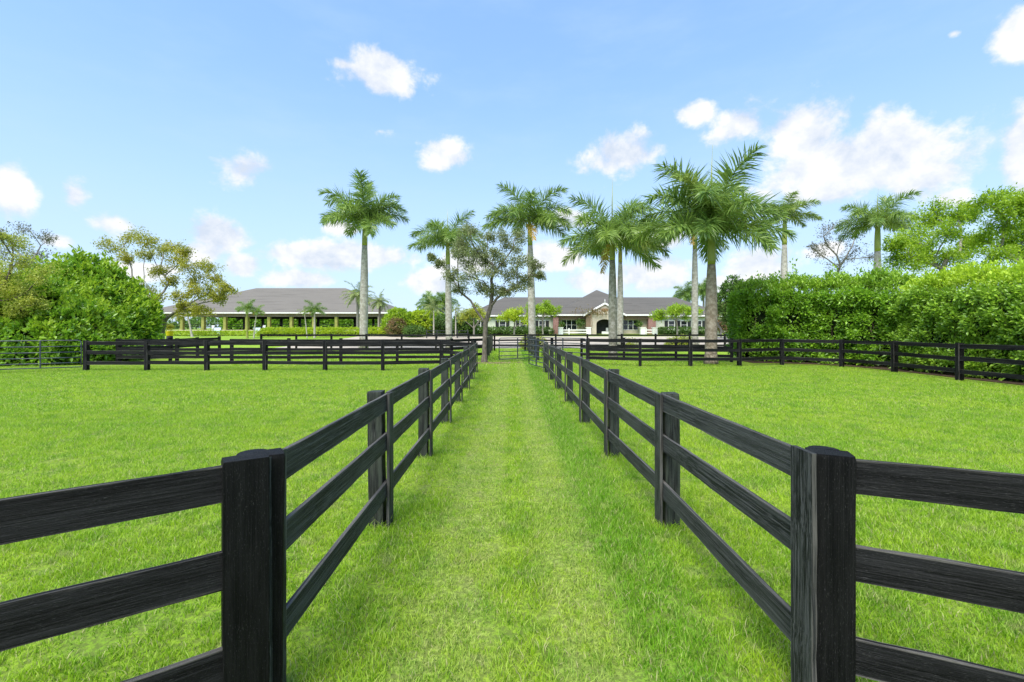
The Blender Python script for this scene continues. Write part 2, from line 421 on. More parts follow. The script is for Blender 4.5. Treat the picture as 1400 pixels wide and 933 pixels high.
# ------------------------------------------------------------------ ground
def sheet(name, x0, x1, y0, y1, nx, ny, dz, mat, edge=0.0):
    xs = np.linspace(x0, x1, nx); ys = np.linspace(y0, y1, ny)
    X, Y = np.meshgrid(xs, ys)
    if edge:
        j = rng.normal(0, edge, X.shape); Y = Y.copy(); Y[0] += j[0]; Y[-1] += j[-1]
    Z = gzv(Y) + dz
    V = np.stack([X, Y, Z], -1).reshape(-1, 3)
    i = np.arange(nx * ny).reshape(ny, nx)
    T = np.stack([i[:-1, :-1], i[:-1, 1:], i[1:, 1:], i[1:, :-1]], -1).reshape(-1, 4)
    return kind(obj(name, mesh_np(name, V, T, True), mat), 'structure')
ys = np.concatenate([np.linspace(-12, 44, 29), np.linspace(46, 104, 59), np.array([110, 130, 180, 300, 600, 1500])])
xs = np.concatenate([[-1500, -500, -200], np.linspace(-100, 100, 81), [200, 500, 1500]])
X, Y = np.meshgrid(xs, ys); Z = gzv(Y)
i = np.arange(X.size).reshape(X.shape)
T = np.stack([i[:-1, :-1], i[:-1, 1:], i[1:, 1:], i[1:, :-1]], -1).reshape(-1, 4)
kind(obj('ground', mesh_np('ground', np.stack([X, Y, Z], -1).reshape(-1, 3), T, True), 'lawn_ground'), 'structure')
sheet('driveway', -24, 60, 45.5, 71, 60, 40, .012, 'driveway', .12)
sheet('arena_sand', -75, -27.2, 97, 138, 10, 10, .02, 'sand')

def vnoise(x, y, s, seed):
    r = np.random.default_rng(seed); G = r.uniform(0, 1, (256, 256)); u, v = x / s + 71.3, y / s + 33.7
    a, b = np.floor(u).astype(int), np.floor(v).astype(int); f, g_ = u - a, v - b; f = f * f * (3 - 2 * f); g_ = g_ * g_ * (3 - 2 * g_)
    q = lambda i, j: G[i % 256, j % 256]
    return (q(a, b) * (1 - f) + q(a + 1, b) * f) * (1 - g_) + (q(a, b + 1) * (1 - f) + q(a + 1, b + 1) * f) * g_
POST_FEET = []
# grass: single blades, thick near the camera and coarser further out
def grass(name, x0f, x1f, ya, yb, dens, hgt, wid, tri3, feet=None):
    area = 0; P = []
    n_try = int(dens * (yb - ya) * (x1f(yb) - x0f(yb)))
    yy = rng.uniform(ya, yb, n_try); xx = rng.uniform(x0f(yb), x1f(yb), n_try)
    k = (xx > x0f(yy)) & (xx < x1f(yy))
    xx, yy = xx[k], yy[k]
    # patchy length, a little shorter on the tracks
    cl = .5 * vnoise(xx, yy, .11, 1) + .3 * vnoise(xx, yy, .34, 2) + .2 * vnoise(xx, yy, 1.1, 3)
    k = cl > rng.uniform(.14, .40, len(xx)); xx, yy, cl = xx[k], yy[k], cl[k]
    hv = hgt * (.35 + 1.25 * cl)
    on_lane = (xx > -1.2) & (xx < 1.4)
    trk = on_lane & ((np.abs(xx + .42) < .3) | (np.abs(xx - .52) < .25))
    hv = np.where(trk, hv * .7, hv); hv = np.where(on_lane & (xx > .8), hv * 1.15, hv)
    if feet:
        for fx, fy, fn in feet:
            if ya <= fy < yb:
                a_ = rng.uniform(0, 6.28, fn); d_ = rng.uniform(.06, .20, fn)
                xx = np.concatenate([xx, fx + np.cos(a_) * d_]); yy = np.concatenate([yy, fy + np.sin(a_) * d_]); hv = np.concatenate([hv, hgt * rng.uniform(1.0, 2.3, fn)])
    N = len(xx); h = hv * rng.uniform(.55, 1.35, N); wd = wid * rng.uniform(.7, 1.3, N)
    a = rng.uniform(0, 2 * np.pi, N); lean = rng.uniform(.15, 1.15, N) * h; la = rng.uniform(0, 2 * np.pi, N)
    dx, dy = np.cos(a) * wd / 2, np.sin(a) * wd / 2
    lx, ly = np.cos(la) * lean, np.sin(la) * lean
    z = gzv(yy) - .004
    B = np.stack([xx, yy, z], -1)
    S = np.stack([dx, dy, 0 * dx], -1)
    tip = B + np.stack([lx, ly, h], -1)
    if tri3:
        mid = B + np.stack([lx * .35, ly * .35, h * .62], -1)
        V = np.stack([B - S, B + S, mid + S * .8, mid - S * .8, tip], 1).reshape(-1, 3)
        o = (np.arange(N) * 5)[:, None]
        T = np.concatenate([o + [0, 1, 2], o + [0, 2, 3], o + [3, 2, 4]], 0)
    else:
        V = np.stack([B - S, B + S, tip], 1).reshape(-1, 3)
        T = (np.arange(N) * 3)[:, None] + [0, 1, 2]
    o = obj(name, mesh_np(name, V, T), 'grass_blade')
    return o
feet = [(-1.21 - .0008 * y * y - .1, y, 170) for y in (2.36, 4.62, 7.1, 9.6, 12.2, 14.9)] + [(1.56 - .01 * (y - 2.4), y, 170) for y in (2.36, 4.62, 7.1, 9.6, 12.2, 14.9)]
gl, gr = (lambda y: -1.17 * y - .3), (lambda y: 1.17 * y + .3)
g = grass('lawn_grass', gl, gr, 1.2, 5.2, 6400, .046, .0060, True, feet)
kind(tag(g, 'short bright green mown grass between and beside the near fences', 'grass'), 'stuff')
g = grass('lawn_grass', gl, gr, 5.2, 11, 3000, .048, .0095, False, feet)
kind(tag(g, 'bright green mown grass of the lane and paddocks further along', 'grass'), 'stuff')
g = grass('lawn_grass', gl, lambda y: np.minimum(1.17 * y + .3, 17.3), 11, 24, 950, .052, .017, False, feet)
kind(tag(g, 'bright green mown grass reaching the cross fences', 'grass'), 'stuff')
g = grass('lawn_grass', lambda y: -.62 * y, lambda y: np.minimum(.55 * y, 12.5), 24, 44, 150, .065, .04, False)
kind(tag(g, 'green grass strip between the cross fences and the driveway', 'grass'), 'stuff')

# ------------------------------------------------------------------ fences
def board_mesh(seg, wob, L=1.0, ex=0.0):
    """unit-length board: x 0..1, y 0..1 thick, z 0..1 high, edges slightly uneven"""
    V = []; F = []
    c = .045
    for k in range(seg + 1):
        x = k / seg
        zt = 1 + rng.normal(0, wob); zb = rng.normal(0, wob); yb = rng.normal(0, wob)
        V += [(x, 0 + yb, zb + c), (x, .12 + yb, zb), (x, 1 + yb, zb), (x, 1 + yb, zt), (x, .12 + yb, zt), (x, 0 + yb, zt - c)]
    for k in range(seg):
        o = k * 6
        for q in range(6):
            F.append((o + q, o + (q + 1) % 6, o + 6 + (q + 1) % 6, o + 6 + q)[::-1])
    F.append((0, 1, 2, 3, 4, 5)); F.append(tuple(seg * 6 + q for q in (5, 4, 3, 2, 1, 0)))
    return V, F
def mk_board(name, seg, wob, mat):
    V, F = board_mesh(seg, wob); me = bpy.data.meshes.new(name); me.from_pydata(V, [], F); me.update(); me.materials.append(MAT[mat]); return me
RAILS = {m: [mk_board('rail', 12, .011, m) for _ in range(6)] for m in ('lane_rail', 'black_rail')}
RAILS_FAR = {m: [mk_board('rail', 4, .02, m) for _ in range(4)] for m in ('lane_rail', 'black_rail')}
def mk_post(mat, rough=.02, bev=.07):
    V, F = [], []
    zs = [0, .25, .5, .75, 1 - .014, 1]
    for k, z in enumerate(zs):
        s = .5 - (bev * .25 if k == len(zs) - 1 else 0)
        c = bev * .6
        ring = [(-s + c, -s), (s - c, -s), (s, -s + c), (s, s - c), (s - c, s), (-s + c, s), (-s, s - c), (-s, -s + c)]
        jx, jy = rng.normal(0, rough), rng.normal(0, rough)
        V += [(x + jx, y + jy, z + (rng.normal(0, .0015) if k == len(zs) - 1 else 0)) for x, y in ring]
    for k in range(len(zs) - 1):
        for q in range(8): F.append((k * 8 + q, k * 8 + (q + 1) % 8, k * 8 + 8 + (q + 1) % 8, k * 8 + 8 + q))
    F.append(tuple(range((len(zs) - 1) * 8, len(zs) * 8))); F.append(tuple(reversed(range(8))))
    me = bpy.data.meshes.new('post'); me.from_pydata(V, [], F); me.update(); me.materials.append(MAT[mat]); return me
POSTS = {m: [mk_post(m) for _ in range(4)] for m in ('lane_post', 'black_post')}
def frame(o, xd, zd=Vector((0, 0, 1))):
    xd = xd.normalized(); yd = zd.cross(xd).normalized(); zz = xd.cross(yd)
    return Matrix(((xd.x, yd.x, zz.x, o.x), (xd.y, yd.y, zz.y, o.y), (xd.z, yd.z, zz.z, o.z), (0, 0, 0, 1)))
TOPS = (1.345, .935, .455)
def fence(label, pts, side, mats=('black_rail', 'black_post'), tops=TOPS, rail_h=.16, height=1.36, post_w=.145, batten=True, batten_w=.15, near=True,
          group=None, skip_post=(), cat='fence', lap=0.0, skip_batten=(), batten_mat=None):
    """pts: post centres; side +1/-1: rails lie left/right of the walking direction"""
    P = [Vector((x, y, gz(x, y))) for x, y in pts]
    root = thing('board_fence', label, cat, P[0], group)
    inv = Matrix.Translation(-P[0])
    th = .032
    for k, p in enumerate(P):
        a = P[max(k - 1, 0)]; b = P[min(k + 1, len(P) - 1)]; d = (b - a); d.z = 0; d.normalize(); nrm = Vector((-d.y, d.x, 0)) * side
        if k not in skip_post:
            hh = height + rng.uniform(-.02, .02)
            tilt = Matrix.Rotation(rng.normal(0, .008), 4, 'X') @ Matrix.Rotation(rng.normal(0, .008), 4, 'Y')
            M = inv @ Matrix.Translation(p - Vector((0, 0, .05))) @ tilt @ frame(Vector((0, 0, 0)), d).to_3x3().to_4x4() @ Matrix.Diagonal((post_w, post_w, hh + .05, 1))
            obj('post', POSTS[mats[1]][rng.integers(4)], None, root, M)
        if batten and k not in skip_batten:
            # cover board over the rail joints
            o = p + nrm * (post_w / 2 + th + .004) - d * batten_w / 2
            # board mesh stands upright: x of the mesh -> up
            up = Vector((0, 0, 1)); hh = height + rng.uniform(-.03, .02)
            th2 = .028
            M = Matrix(((up.x * hh, nrm.x * th2, d.x * batten_w, o.x), (up.y * hh, nrm.y * th2, d.y * batten_w, o.y), (up.z * hh, nrm.z * th2, d.z * batten_w, o.z), (0, 0, 0, 1)))
            obj('batten', (RAILS if near else RAILS_FAR)[batten_mat or mats[0]][rng.integers(4)], None, root, inv @ M)
    lib = (RAILS if near else RAILS_FAR)[mats[0]]
    for k in range(len(P) - 1):
        a, b = P[k], P[k + 1]; d = b - a; d.z = 0; d.normalize(); nrm = Vector((-d.y, d.x, 0)) * side
        for t in tops:
            ja, jb = rng.normal(0, .012), rng.normal(0, .012)
            A = a + nrm * (post_w / 2 + .002) + Vector((0, 0, t - rail_h + ja)); B = b + nrm * (post_w / 2 + .002) + Vector((0, 0, t - rail_h + jb))
            ax = B - A; L = ax.length; xd = ax.normalized(); zz = Vector((0, 0, 1)); zz = (zz - xd * zz.dot(xd)).normalized()
            gap = .004
            A = A + xd * gap; L -= 2 * gap
            rh = rail_h * rng.uniform(.96, 1.04)
            M = Matrix(((xd.x * L, nrm.x * th, zz.x * rh, A.x), (xd.y * L, nrm.y * th, zz.y * rh, A.y), (xd.z * L, nrm.z * th, zz.z * rh, A.z), (0, 0, 0, 1)))
            obj('rail', lib[rng.integers(len(lib))], None, root, inv @ M)
    return root

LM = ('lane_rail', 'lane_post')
OFF = .145 / 2 + .062
lane_y = [2.36, 4.62, 7.1, 9.6, 12.2, 14.9, 17.7, 20.5]
left = [(-1.21 - .0008 * y * y - OFF, y) for y in lane_y]
right = [((1.5 - .010 * (y - 2.4)) if y < 10 else 1.425 - .002 * (y - 10), y) for y in lane_y]
right = [(x + OFF, y) for x, y in right]
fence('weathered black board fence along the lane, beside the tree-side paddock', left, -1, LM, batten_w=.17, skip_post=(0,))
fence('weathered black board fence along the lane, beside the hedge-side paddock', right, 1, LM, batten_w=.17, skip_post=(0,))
# the two fences running off from the lane corners
d = Vector((-.65, -.46)).normalized(); p0 = Vector((-1.315, 2.31))
def off2(p, d, s): return (p + d * s).to_tuple()
fence('dark board fence running off from the lane corner, towards the steel gate side', [off2(p0, d, -.06), off2(p0, d, 2.4), off2(p0, d, 4.8)], 1, post_w=.13, batten_w=.19, rail_h=.172, skip_batten=(0,))
d = Vector((.60, -.27)).normalized(); p0 = Vector((1.655, 2.37))
fence('dark board fence running off from the lane corner, towards the hedge side', [off2(p0, d, -.02), off2(p0, d, 2.4), off2(p0, d, 4.8)], -1, post_w=.13, batten_w=.2, rail_h=.172, skip_batten=(0,))
def corner_post(label, x, y, ang, rx, ry):
    t = thing('corner_post', label, 'post', (x, y, 0), 'corner posts of the lane')
    M = Matrix.Rotation(ang, 4, 'Z') @ Matrix.Diagonal((.195, .125, 1.365, 1))
    me = mk_post('black_post', .006, .03)
    obj('square_post', me, None, t, M)
    mb = MB(); n = 14
    zs = [(-.05, .082), (.5, .080), (1.0, .082), (1.334, .080), (1.342, .075)]
    mb.tube([(rx, ry, z) for z, _ in zs], [r for _, r in zs], n)
    mb.build('round_post', 'black_post', t)
corner_post('thick dark corner post at the lane mouth, tree-paddock side', -1.315, 2.245, math.atan2(.46, .65), -.055, .165)
corner_post('thick dark corner post at the lane mouth, hedge-paddock side', 1.625, 2.33, math.atan2(-.27, .60), .075, .15)

Yf = 21.5
f5 = [(gx(p, Yf), Yf) for p in (119, 202, 283.6, 363, 445, 523.6)] + [(gx(604, 22.2), 22.2), (left[-1][0] - .05, 20.75)]
fence('black three-rail fence closing the paddock between steel gate and lane', f5, -1, height=1.42, near=False, tops=(1.37, .92, .45))
f6 = [(gx(161, 25.6), 25.6)] + [(gx(p, 25.6), 25.6) for p in (242, 317, 395, 466, 543)] + [(gx(617, 26), 26), (-1.7, 29.3)]
fence('second black fence row behind the paddock fence, by the small tree', f6, -1, height=1.42, near=False, tops=(1.36, .90, .46), batten=False)
f7 = [(gx(233, 28), 28), (gx(270, 30.4), 30.4), (gx(300, 32.2), 32.2)]
fence('short black fence running back from the shrubs towards the lawn', [(gx(163, 25.75), 25.78)] + f7, -1, height=1.42, near=False, batten=False)
f8 = [(gx(p, 40), 40) for p in (357, 405, 453, 501, 549, 596, 641, 676, 718, 760, 803, 850, 896, 943, 991, 1040)]
fence('long black fence along the edge of the pale driveway', f8, -1, height=1.5, near=False, tops=(1.46, 1.02, .56), batten=False, rail_h=.15)
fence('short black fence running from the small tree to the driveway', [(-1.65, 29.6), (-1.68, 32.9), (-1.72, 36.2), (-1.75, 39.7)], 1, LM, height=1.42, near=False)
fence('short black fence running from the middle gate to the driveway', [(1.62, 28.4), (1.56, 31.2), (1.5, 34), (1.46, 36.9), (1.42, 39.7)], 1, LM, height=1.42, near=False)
f11 = [(gx(804, 25), 25), (gx(875, 23.8), 23.8), (gx(943.5, 23.8), 23.8), (gx(1010, 23.9), 23.9), (14.75, 24.9), (16.9, 23.3), (17.35, 20.6), (17.1, 17.35), (17.2, 14.4), (17.3, 11.4)]
fence('black three-rail fence curving round in front of the tall hedges', f11, -1, height=1.44, near=False, tops=(1.40, .93, .46))
f13 = [(gx(795, 28.2), 28.2), (gx(853, 28.2), 28.2), (gx(924, 27.4), 27.4), (gx(1000, 26.8), 26.8)]
fence('second black fence row beyond the thick palm trunk', f13, -1, height=1.4, near=False, batten=False)

# ------------------------------------------------------------------ tube gates
def gate(label, a, b, height=1.3, posts=(True, True), bars=(.06, .30, .54, .82, 1.06, 1.3)):
    a = Vector((*a, gz(*a))); b = Vector((*b, gz(*b))); d = b - a; L = d.length; ang = math.atan2(d.y, d.x)
    t = thing('tube_gate', label, 'gate', a); t.rotation_euler.z = ang
    r = .024; lo, hi = .18, height
    c = .12
    pts = [(0, 0, lo)]
    fr = MB()
    fr.tube([(.02, 0, lo), (.02, 0, hi - c), (.02 + c * .3, 0, hi - c * .3), (.02 + c, 0, hi), (L - .02 - c, 0, hi), (L - .02 - c * .3, 0, hi - c * .3), (L - .02, 0, hi - c), (L - .02, 0, lo), (.02, 0, lo)], r, 8)
    fr.build('gate_frame', 'steel_tube', t)
    for k in range(1, 5):
        z = lo + (hi - lo) * (k / 5) ** 1.12
        MB().tube([(.03, 0, z), (L * .5, 0, z - .006), (L - .03, 0, z)], r * .9, 8).build('gate_bar', 'steel_tube', t)
    MB().box((L * .5 - .02, -.03, lo), (L * .5 + .02, .026, hi)).build('brace', 'steel_tube', t)
    for z in (lo + .15, hi - .2):
        MB().tube([(-.07, 0, z), (.03, 0, z)], .014, 6).build('hinge', 'steel_dark', t)
    return t
def gate_post(label, x, y, h=1.5, w_=.17):
    t = obj('gate_post', POSTS['black_post'][rng.integers(4)], None)
    t.location = (x, y, gz(x, y) - .05); t.scale = (w_, w_, h); tag(t, label, 'post')
gate('grey-blue tube gate in front of the big green shrub', (-22.75, 20.05), (-20.28, 21.45), 1.43)
gate_post('black post hanging the tube gate at the shrub', -22.88, 19.97, 1.5)
gate('tube gate between the small tree and the middle fence run', (-.77, 26.6), (1.45, 28.25), 1.42)
gate('narrow tube gate swung out from the end of the lane fence', (.87, 23.4), (1.5, 20.95), 1.42)
gate('tube gate between the middle fence run and the palm-side fence', (1.85, 28.2), (gx(802, 25.1), 25.15), 1.42)
gate_post('black gate post at the start of the middle fence run', 2.45, 27.9, 1.46)

# ------------------------------------------------------------------ foliage
def unit(v): return v / (np.linalg.norm(v, axis=-1, keepdims=True) + 1e-9)
def leaves(B, axis, up, ln, wd, fold=.18):
    """diamond leaves with a folded midrib: base points, axes, rough normals"""
    axis = unit(axis); side = unit(np.cross(axis, up)); nrm = np.cross(side, axis)
    ln = ln[:, None]; wd = wd[:, None]
    tip = B + axis * ln - nrm * ln * .12
    mid = B + axis * ln * .5
    V = np.stack([B, mid + side * wd * .5 + nrm * wd * fold, tip, mid - side * wd * .5 + nrm * wd * fold], 1)
    return V
def leaf_mesh(name, V):
    N = len(V); o = (np.arange(N) * 4)[:, None]
    T = np.concatenate([o + [0, 1, 2], o + [0, 2, 3]], 0)
    return mesh_np(name, V.reshape(-1, 3), T)
def clusters(C, Nrm, k, spread, size, up_bias=.35, aspect=.5):
    M = len(C); C2 = np.repeat(C, k, 0); N2 = np.repeat(Nrm, k, 0)
    sz = np.repeat(size * rng.uniform(.75, 1.25, M), k) * rng.uniform(.7, 1.25, M * k)
    ax = unit(N2 * .75 + rng.normal(0, .75, (M * k, 3)) + np.array([0, 0, up_bias]))
    base = C2 + ax * (spread * rng.uniform(.0, .7, M * k))[:, None] + rng.normal(0, spread * .45, (M * k, 3))
    upn = unit(N2 * .6 + np.array([0, 0, .8]) + rng.normal(0, .55, (M * k, 3)))
    return leaves(base, ax, upn, sz, sz * aspect)
def lump(P, s, seed):
    """cheap lumpy 3-D noise in -1..1"""
    r = np.random.default_rng(seed); v = np.zeros(len(P))
    for q in range(5):
        f = r.normal(0, 1, 3) * s * (1 + .6 * q); v += np.sin(P @ f + r.uniform(0, 6)) / (1 + .45 * q)
    return v / 2.4

def clumps_of(P, nr, spacing, amp, seed):
    """gather surface points into rounded clumps: displacement, clump-facing normals and how deep a point sits in a crevice"""
    r = np.random.default_rng(seed); area_n = max(8, int(len(P)))
    C = P[r.permutation(len(P))]
    # thin the candidates to about one per spacing
    keep = []; cell = {}
    for q, c in enumerate(C):
        k = tuple(np.floor(c / (spacing * .82)).astype(int))
        if k not in cell: cell[k] = 1; keep.append(q)
    C = C[keep]; best = np.full(len(P), 1e9); bi = np.zeros(len(P), int)
    for a in range(0, len(P), 4000):
        D = np.linalg.norm(P[a:a + 4000, None] - C[None], axis=2); bi[a:a + 4000] = D.argmin(1); best[a:a + 4000] = D.min(1)
    size = r.uniform(.55, 1.25, len(C))[bi]
    v = np.clip(1 - (best / (spacing * .85)) ** 2, 0, 1) * size
    toward = (P - C[bi]) / spacing
    n2 = unit(nr * .75 + toward * 1.1)
    return amp * (v - .45), n2, v
def ico(n=2):
    import bmesh
    bm = bmesh.new(); bmesh.ops.create_icosphere(bm, subdivisions=n, radius=1)
    V = np.array([v.co[:] for v in bm.verts]); T = np.array([[v.index for v in f.verts] for f in bm.faces]); bm.free(); return V, T
IV, IT = ico(3)
def bush(name, label, cat, ells, clump, size, per_m2, mat, k=9, group=None, core=True, twigs=0, spread=.16, zmin=None, amp=.16, seed=1, up=.35, aspect=.5, shoots=None):
    """ells: list of (centre Vector, (rx, ry, rz)) in world space; leaves sit in clumps on their outer surface"""
    base = Vector((ells[0][0].x, ells[0][0].y, gz(ells[0][0].x, ells[0][0].y)))
    t = thing(name, label, cat, base, group); b = np.array(base)
    allV = []; tipV = []
    cores = MB(); coreV = []; coreT = []; n0 = 0
    for c, r in ells:
        c = np.array(c); r = np.array(r)
        area = 4 * np.pi * ((r[0] * r[1]) ** 1.6 / 3 + (r[0] * r[2]) ** 1.6 / 3 + (r[1] * r[2]) ** 1.6 / 3) ** (1 / 1.6)
        M = int(area * per_m2)
        u = unit(rng.normal(0, 1, (M, 3)))
        nrm = unit(u / r)
        bulge = 1 + amp * lump(u * r, 1.6, seed) + rng.normal(0, .02, M)
        P = c + u * r * bulge[:, None]
        dsp, nrm, v = clumps_of(P, nrm, clump, clump * .62, seed)
        inner = rng.uniform(0, 1, M) < .2
        P = P + unit(u / r) * (dsp + np.where(inner, -rng.uniform(.1, .5, M) * clump, 0))[:, None]
        keep = (v > .16) | (rng.uniform(0, 1, M) < .3)
        keep &= P[:, 2] > (zmin if zmin is not None else b[2] + .05)
        for c2, r2 in ells:
            if c2 is not None and not np.allclose(np.array(c2), c):
                keep &= (np.linalg.norm((P - np.array(c2)) / np.array(r2), axis=1) > .86)
        P, nrm = P[keep], nrm[keep]
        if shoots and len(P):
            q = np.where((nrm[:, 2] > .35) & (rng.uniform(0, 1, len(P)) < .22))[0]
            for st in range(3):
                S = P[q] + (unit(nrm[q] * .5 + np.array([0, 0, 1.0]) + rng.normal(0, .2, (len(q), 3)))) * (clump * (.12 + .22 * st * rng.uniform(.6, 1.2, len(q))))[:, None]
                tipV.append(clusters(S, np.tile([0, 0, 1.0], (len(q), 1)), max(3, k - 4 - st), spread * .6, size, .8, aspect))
        if len(P): allV.append(clusters(P, nrm, k, spread, size, up, aspect))
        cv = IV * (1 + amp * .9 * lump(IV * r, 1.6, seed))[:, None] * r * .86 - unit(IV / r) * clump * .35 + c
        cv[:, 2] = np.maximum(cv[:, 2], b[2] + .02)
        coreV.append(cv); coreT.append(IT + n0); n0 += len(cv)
        seed += 1
    obj('foliage', leaf_mesh('foliage', np.concatenate(allV) - b), mat, t)
    if tipV: obj('new_shoots', leaf_mesh('new_shoots', np.concatenate(tipV) - b), shoots, t)
    if core: obj('shade_core', mesh_np('shade_core', np.concatenate(coreV) - b, np.concatenate(coreT), True), 'inner_shade', t)  # solid dark core, its colour stands in for the shade inside the bush
    if twigs:
        mb = MB()
        for q in range(twigs):
            c, r = ells[rng.integers(len(ells))]
            a = rng.uniform(0, 6.28); e = Vector((math.cos(a) * r[0] * .93, math.sin(a) * r[1] * .93, rng.uniform(-.3, .9) * r[2] * .7))
            p0 = Vector((c.x + math.cos(a) * r[0] * .5, c.y + math.sin(a) * r[1] * .5, base.z)); p1 = Vector(c) + e
            mb.tube([p0 - base, (p0 + p1) / 2 + Vector(rng.normal(0, .08, 3)) - base, p1 - base], [.03, .02, .008], 5)
        kind(mb.build('stems', 'twig', t), 'stuff')
    return t
def hedge(label, path, half, h0, h1, size, per_m2, mat, seed=3, k=10, group=None, spread=.17, round_end=True, amp=.2, clump=.6, tips=None, relief=.55):
    """clipped hedge along a path of (x, y)"""
    P = [np.array(p, float) for p in path]
    base = Vector((P[0][0], P[0][1], gz(*P[0]))); b = np.array(base)
    t = thing('hedge', label, 'hedge', base, group)
    seg = [np.linalg.norm(P[q + 1] - P[q]) for q in range(len(P) - 1)]; tot = sum(seg); cum = np.concatenate([[0], np.cumsum(seg)])
    def pos(s):
        q = np.clip(np.searchsorted(cum, s, side='right') - 1, 0, len(seg) - 1)
        f = (s - cum[q]) / np.array(seg)[q]; A = np.array(P)[q]; B = np.array(P)[q + 1]
        dd = unit(B - A); return A + (B - A) * f[:, None], dd
    def surf(s, a):
        """cross section a 0..1: right foot -> top -> left foot"""
        c, dd = pos(s); nn = np.stack([-dd[:, 1], dd[:, 0]], -1)
        H = h0 + (h1 - h0) * s / tot
        endf = np.ones_like(s)
        if round_end: endf = np.sqrt(np.clip(np.minimum(s, tot - s) / 1.3, 0.02, 1)); 
        W = half * (.55 + .45 * endf); H = H * (.9 + .1 * endf)
        per = 2 * H + 2 * half; d = a * per
        rr = .45
        off = np.where(d < H, -1, np.where(d > H + 2 * half, 1, (d - H) / half - 1)); z = np.where(d < H, d, np.where(d > H + 2 * half, per - d, H))
        # soften the shoulders
        sh = np.clip((z - (H - .6)) / .6, 0, 1) * np.clip((np.abs(off) - .6) / .4, 0, 1)
        z = z - sh * .3; off = off * (1 - .12 * sh)
        pt = np.concatenate([c + nn * (off * W)[:, None], z[:, None]], 1)
        top = np.clip((z - H + .35) / .35, 0, 1) * (np.abs(off) < .95)
        nr = np.concatenate([nn * (np.sign(off) * (1 - top * .9))[:, None], (top * 1.0 + .12)[:, None]], 1)
        return pt, unit(nr)
    per = 2 * max(h0, h1) + 2 * half
    M = int(tot * per * per_m2)
    s = rng.uniform(0, tot, M); a = rng.uniform(0, 1, M)
    pt, nr = surf(s, a)
    nr0 = nr; dsp, nr, v = clumps_of(pt, nr, clump, clump * relief, seed)
    d = amp * .6 * lump(pt, 1.9, seed) + rng.normal(0, .03, M) + dsp
    inner = rng.uniform(0, 1, M) < .2; d = np.where(inner, d - rng.uniform(.05, .35, M), d)
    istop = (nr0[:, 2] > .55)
    pt = pt + nr0 * d[:, None]; keep = (pt[:, 2] > .1) & ((v > .22) | (rng.uniform(0, 1, M) < .22))
    hole = (lump(pt, 1.1, seed + 40) > .55)
    keep &= ~(hole & (rng.uniform(0, 1, M) < .8) & (pt[:, 2] < h0 * .7))
    pt, nr, istop = pt[keep], nr[keep], istop[keep]
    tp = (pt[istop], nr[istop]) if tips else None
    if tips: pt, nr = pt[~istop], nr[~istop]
    # end caps
    for s0, sg in ((0, -1), (tot, 1)):
        c, dd = pos(np.array([max(min(s0, tot - 1e-4), 0)])); nn = np.array([-dd[0, 1], dd[0, 0]]); H = h0 if sg < 0 else h1
        m = int(2 * half * H * per_m2); o = rng.uniform(-.75, .75, m); z = rng.uniform(.1, .95, m) * H
        q = np.concatenate([c[0] + nn * (o * half)[:, None] + dd[0] * sg * (.25 * np.sqrt(1 - o * o) + rng.normal(0, .12, m))[:, None], z[:, None]], 1)
        pt = np.concatenate([pt, q]); nr = np.concatenate([nr, np.tile(np.array([dd[0, 0] * sg, dd[0, 1] * sg, .25]), (m, 1))])
    pt[:, 2] += gzv(pt[:, 1])
    obj('foliage', leaf_mesh('foliage', clusters(pt, unit(nr), k, spread, size) - b), mat, t)
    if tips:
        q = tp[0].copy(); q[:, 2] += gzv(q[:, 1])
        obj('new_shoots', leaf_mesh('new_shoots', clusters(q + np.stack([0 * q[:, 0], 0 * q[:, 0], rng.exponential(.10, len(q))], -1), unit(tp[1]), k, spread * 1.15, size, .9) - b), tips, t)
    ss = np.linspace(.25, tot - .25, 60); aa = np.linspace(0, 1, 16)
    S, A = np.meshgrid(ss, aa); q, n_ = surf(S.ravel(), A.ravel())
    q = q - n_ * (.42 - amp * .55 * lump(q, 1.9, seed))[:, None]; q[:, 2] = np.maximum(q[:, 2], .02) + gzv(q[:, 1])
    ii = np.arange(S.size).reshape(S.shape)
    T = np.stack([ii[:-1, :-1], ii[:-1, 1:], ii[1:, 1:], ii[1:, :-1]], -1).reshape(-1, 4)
    obj('shade_core', mesh_np('shade_core', q - b, T, True), 'inner_shade', t)  # dark shell behind the leaves, coloured as the hedge's inner shade
    mb = MB()
    for q in range(int(tot * 2.2)):
        s0 = np.array([rng.uniform(.3, tot - .3)]); c, dd = pos(s0); nn = np.array([-dd[0, 1], dd[0, 0]]); sd = rng.choice([-1, 1])
        p0 = Vector((*(c[0] + nn * sd * half * .6), gz(*c[0]))) ; p1 = Vector((*(c[0] + nn * sd * (half * .97) + rng.normal(0, .25, 2)), gz(*c[0]) + rng.uniform(.5, .62) * h0))
        mb.tube([p0 - base, (p0 + p1) / 2 + Vector(rng.normal(0, .07, 3)) - base, p1 - base], [.035, .025, .01], 5)
    kind(mb.build('stems', 'twig', t), 'stuff')
    return t

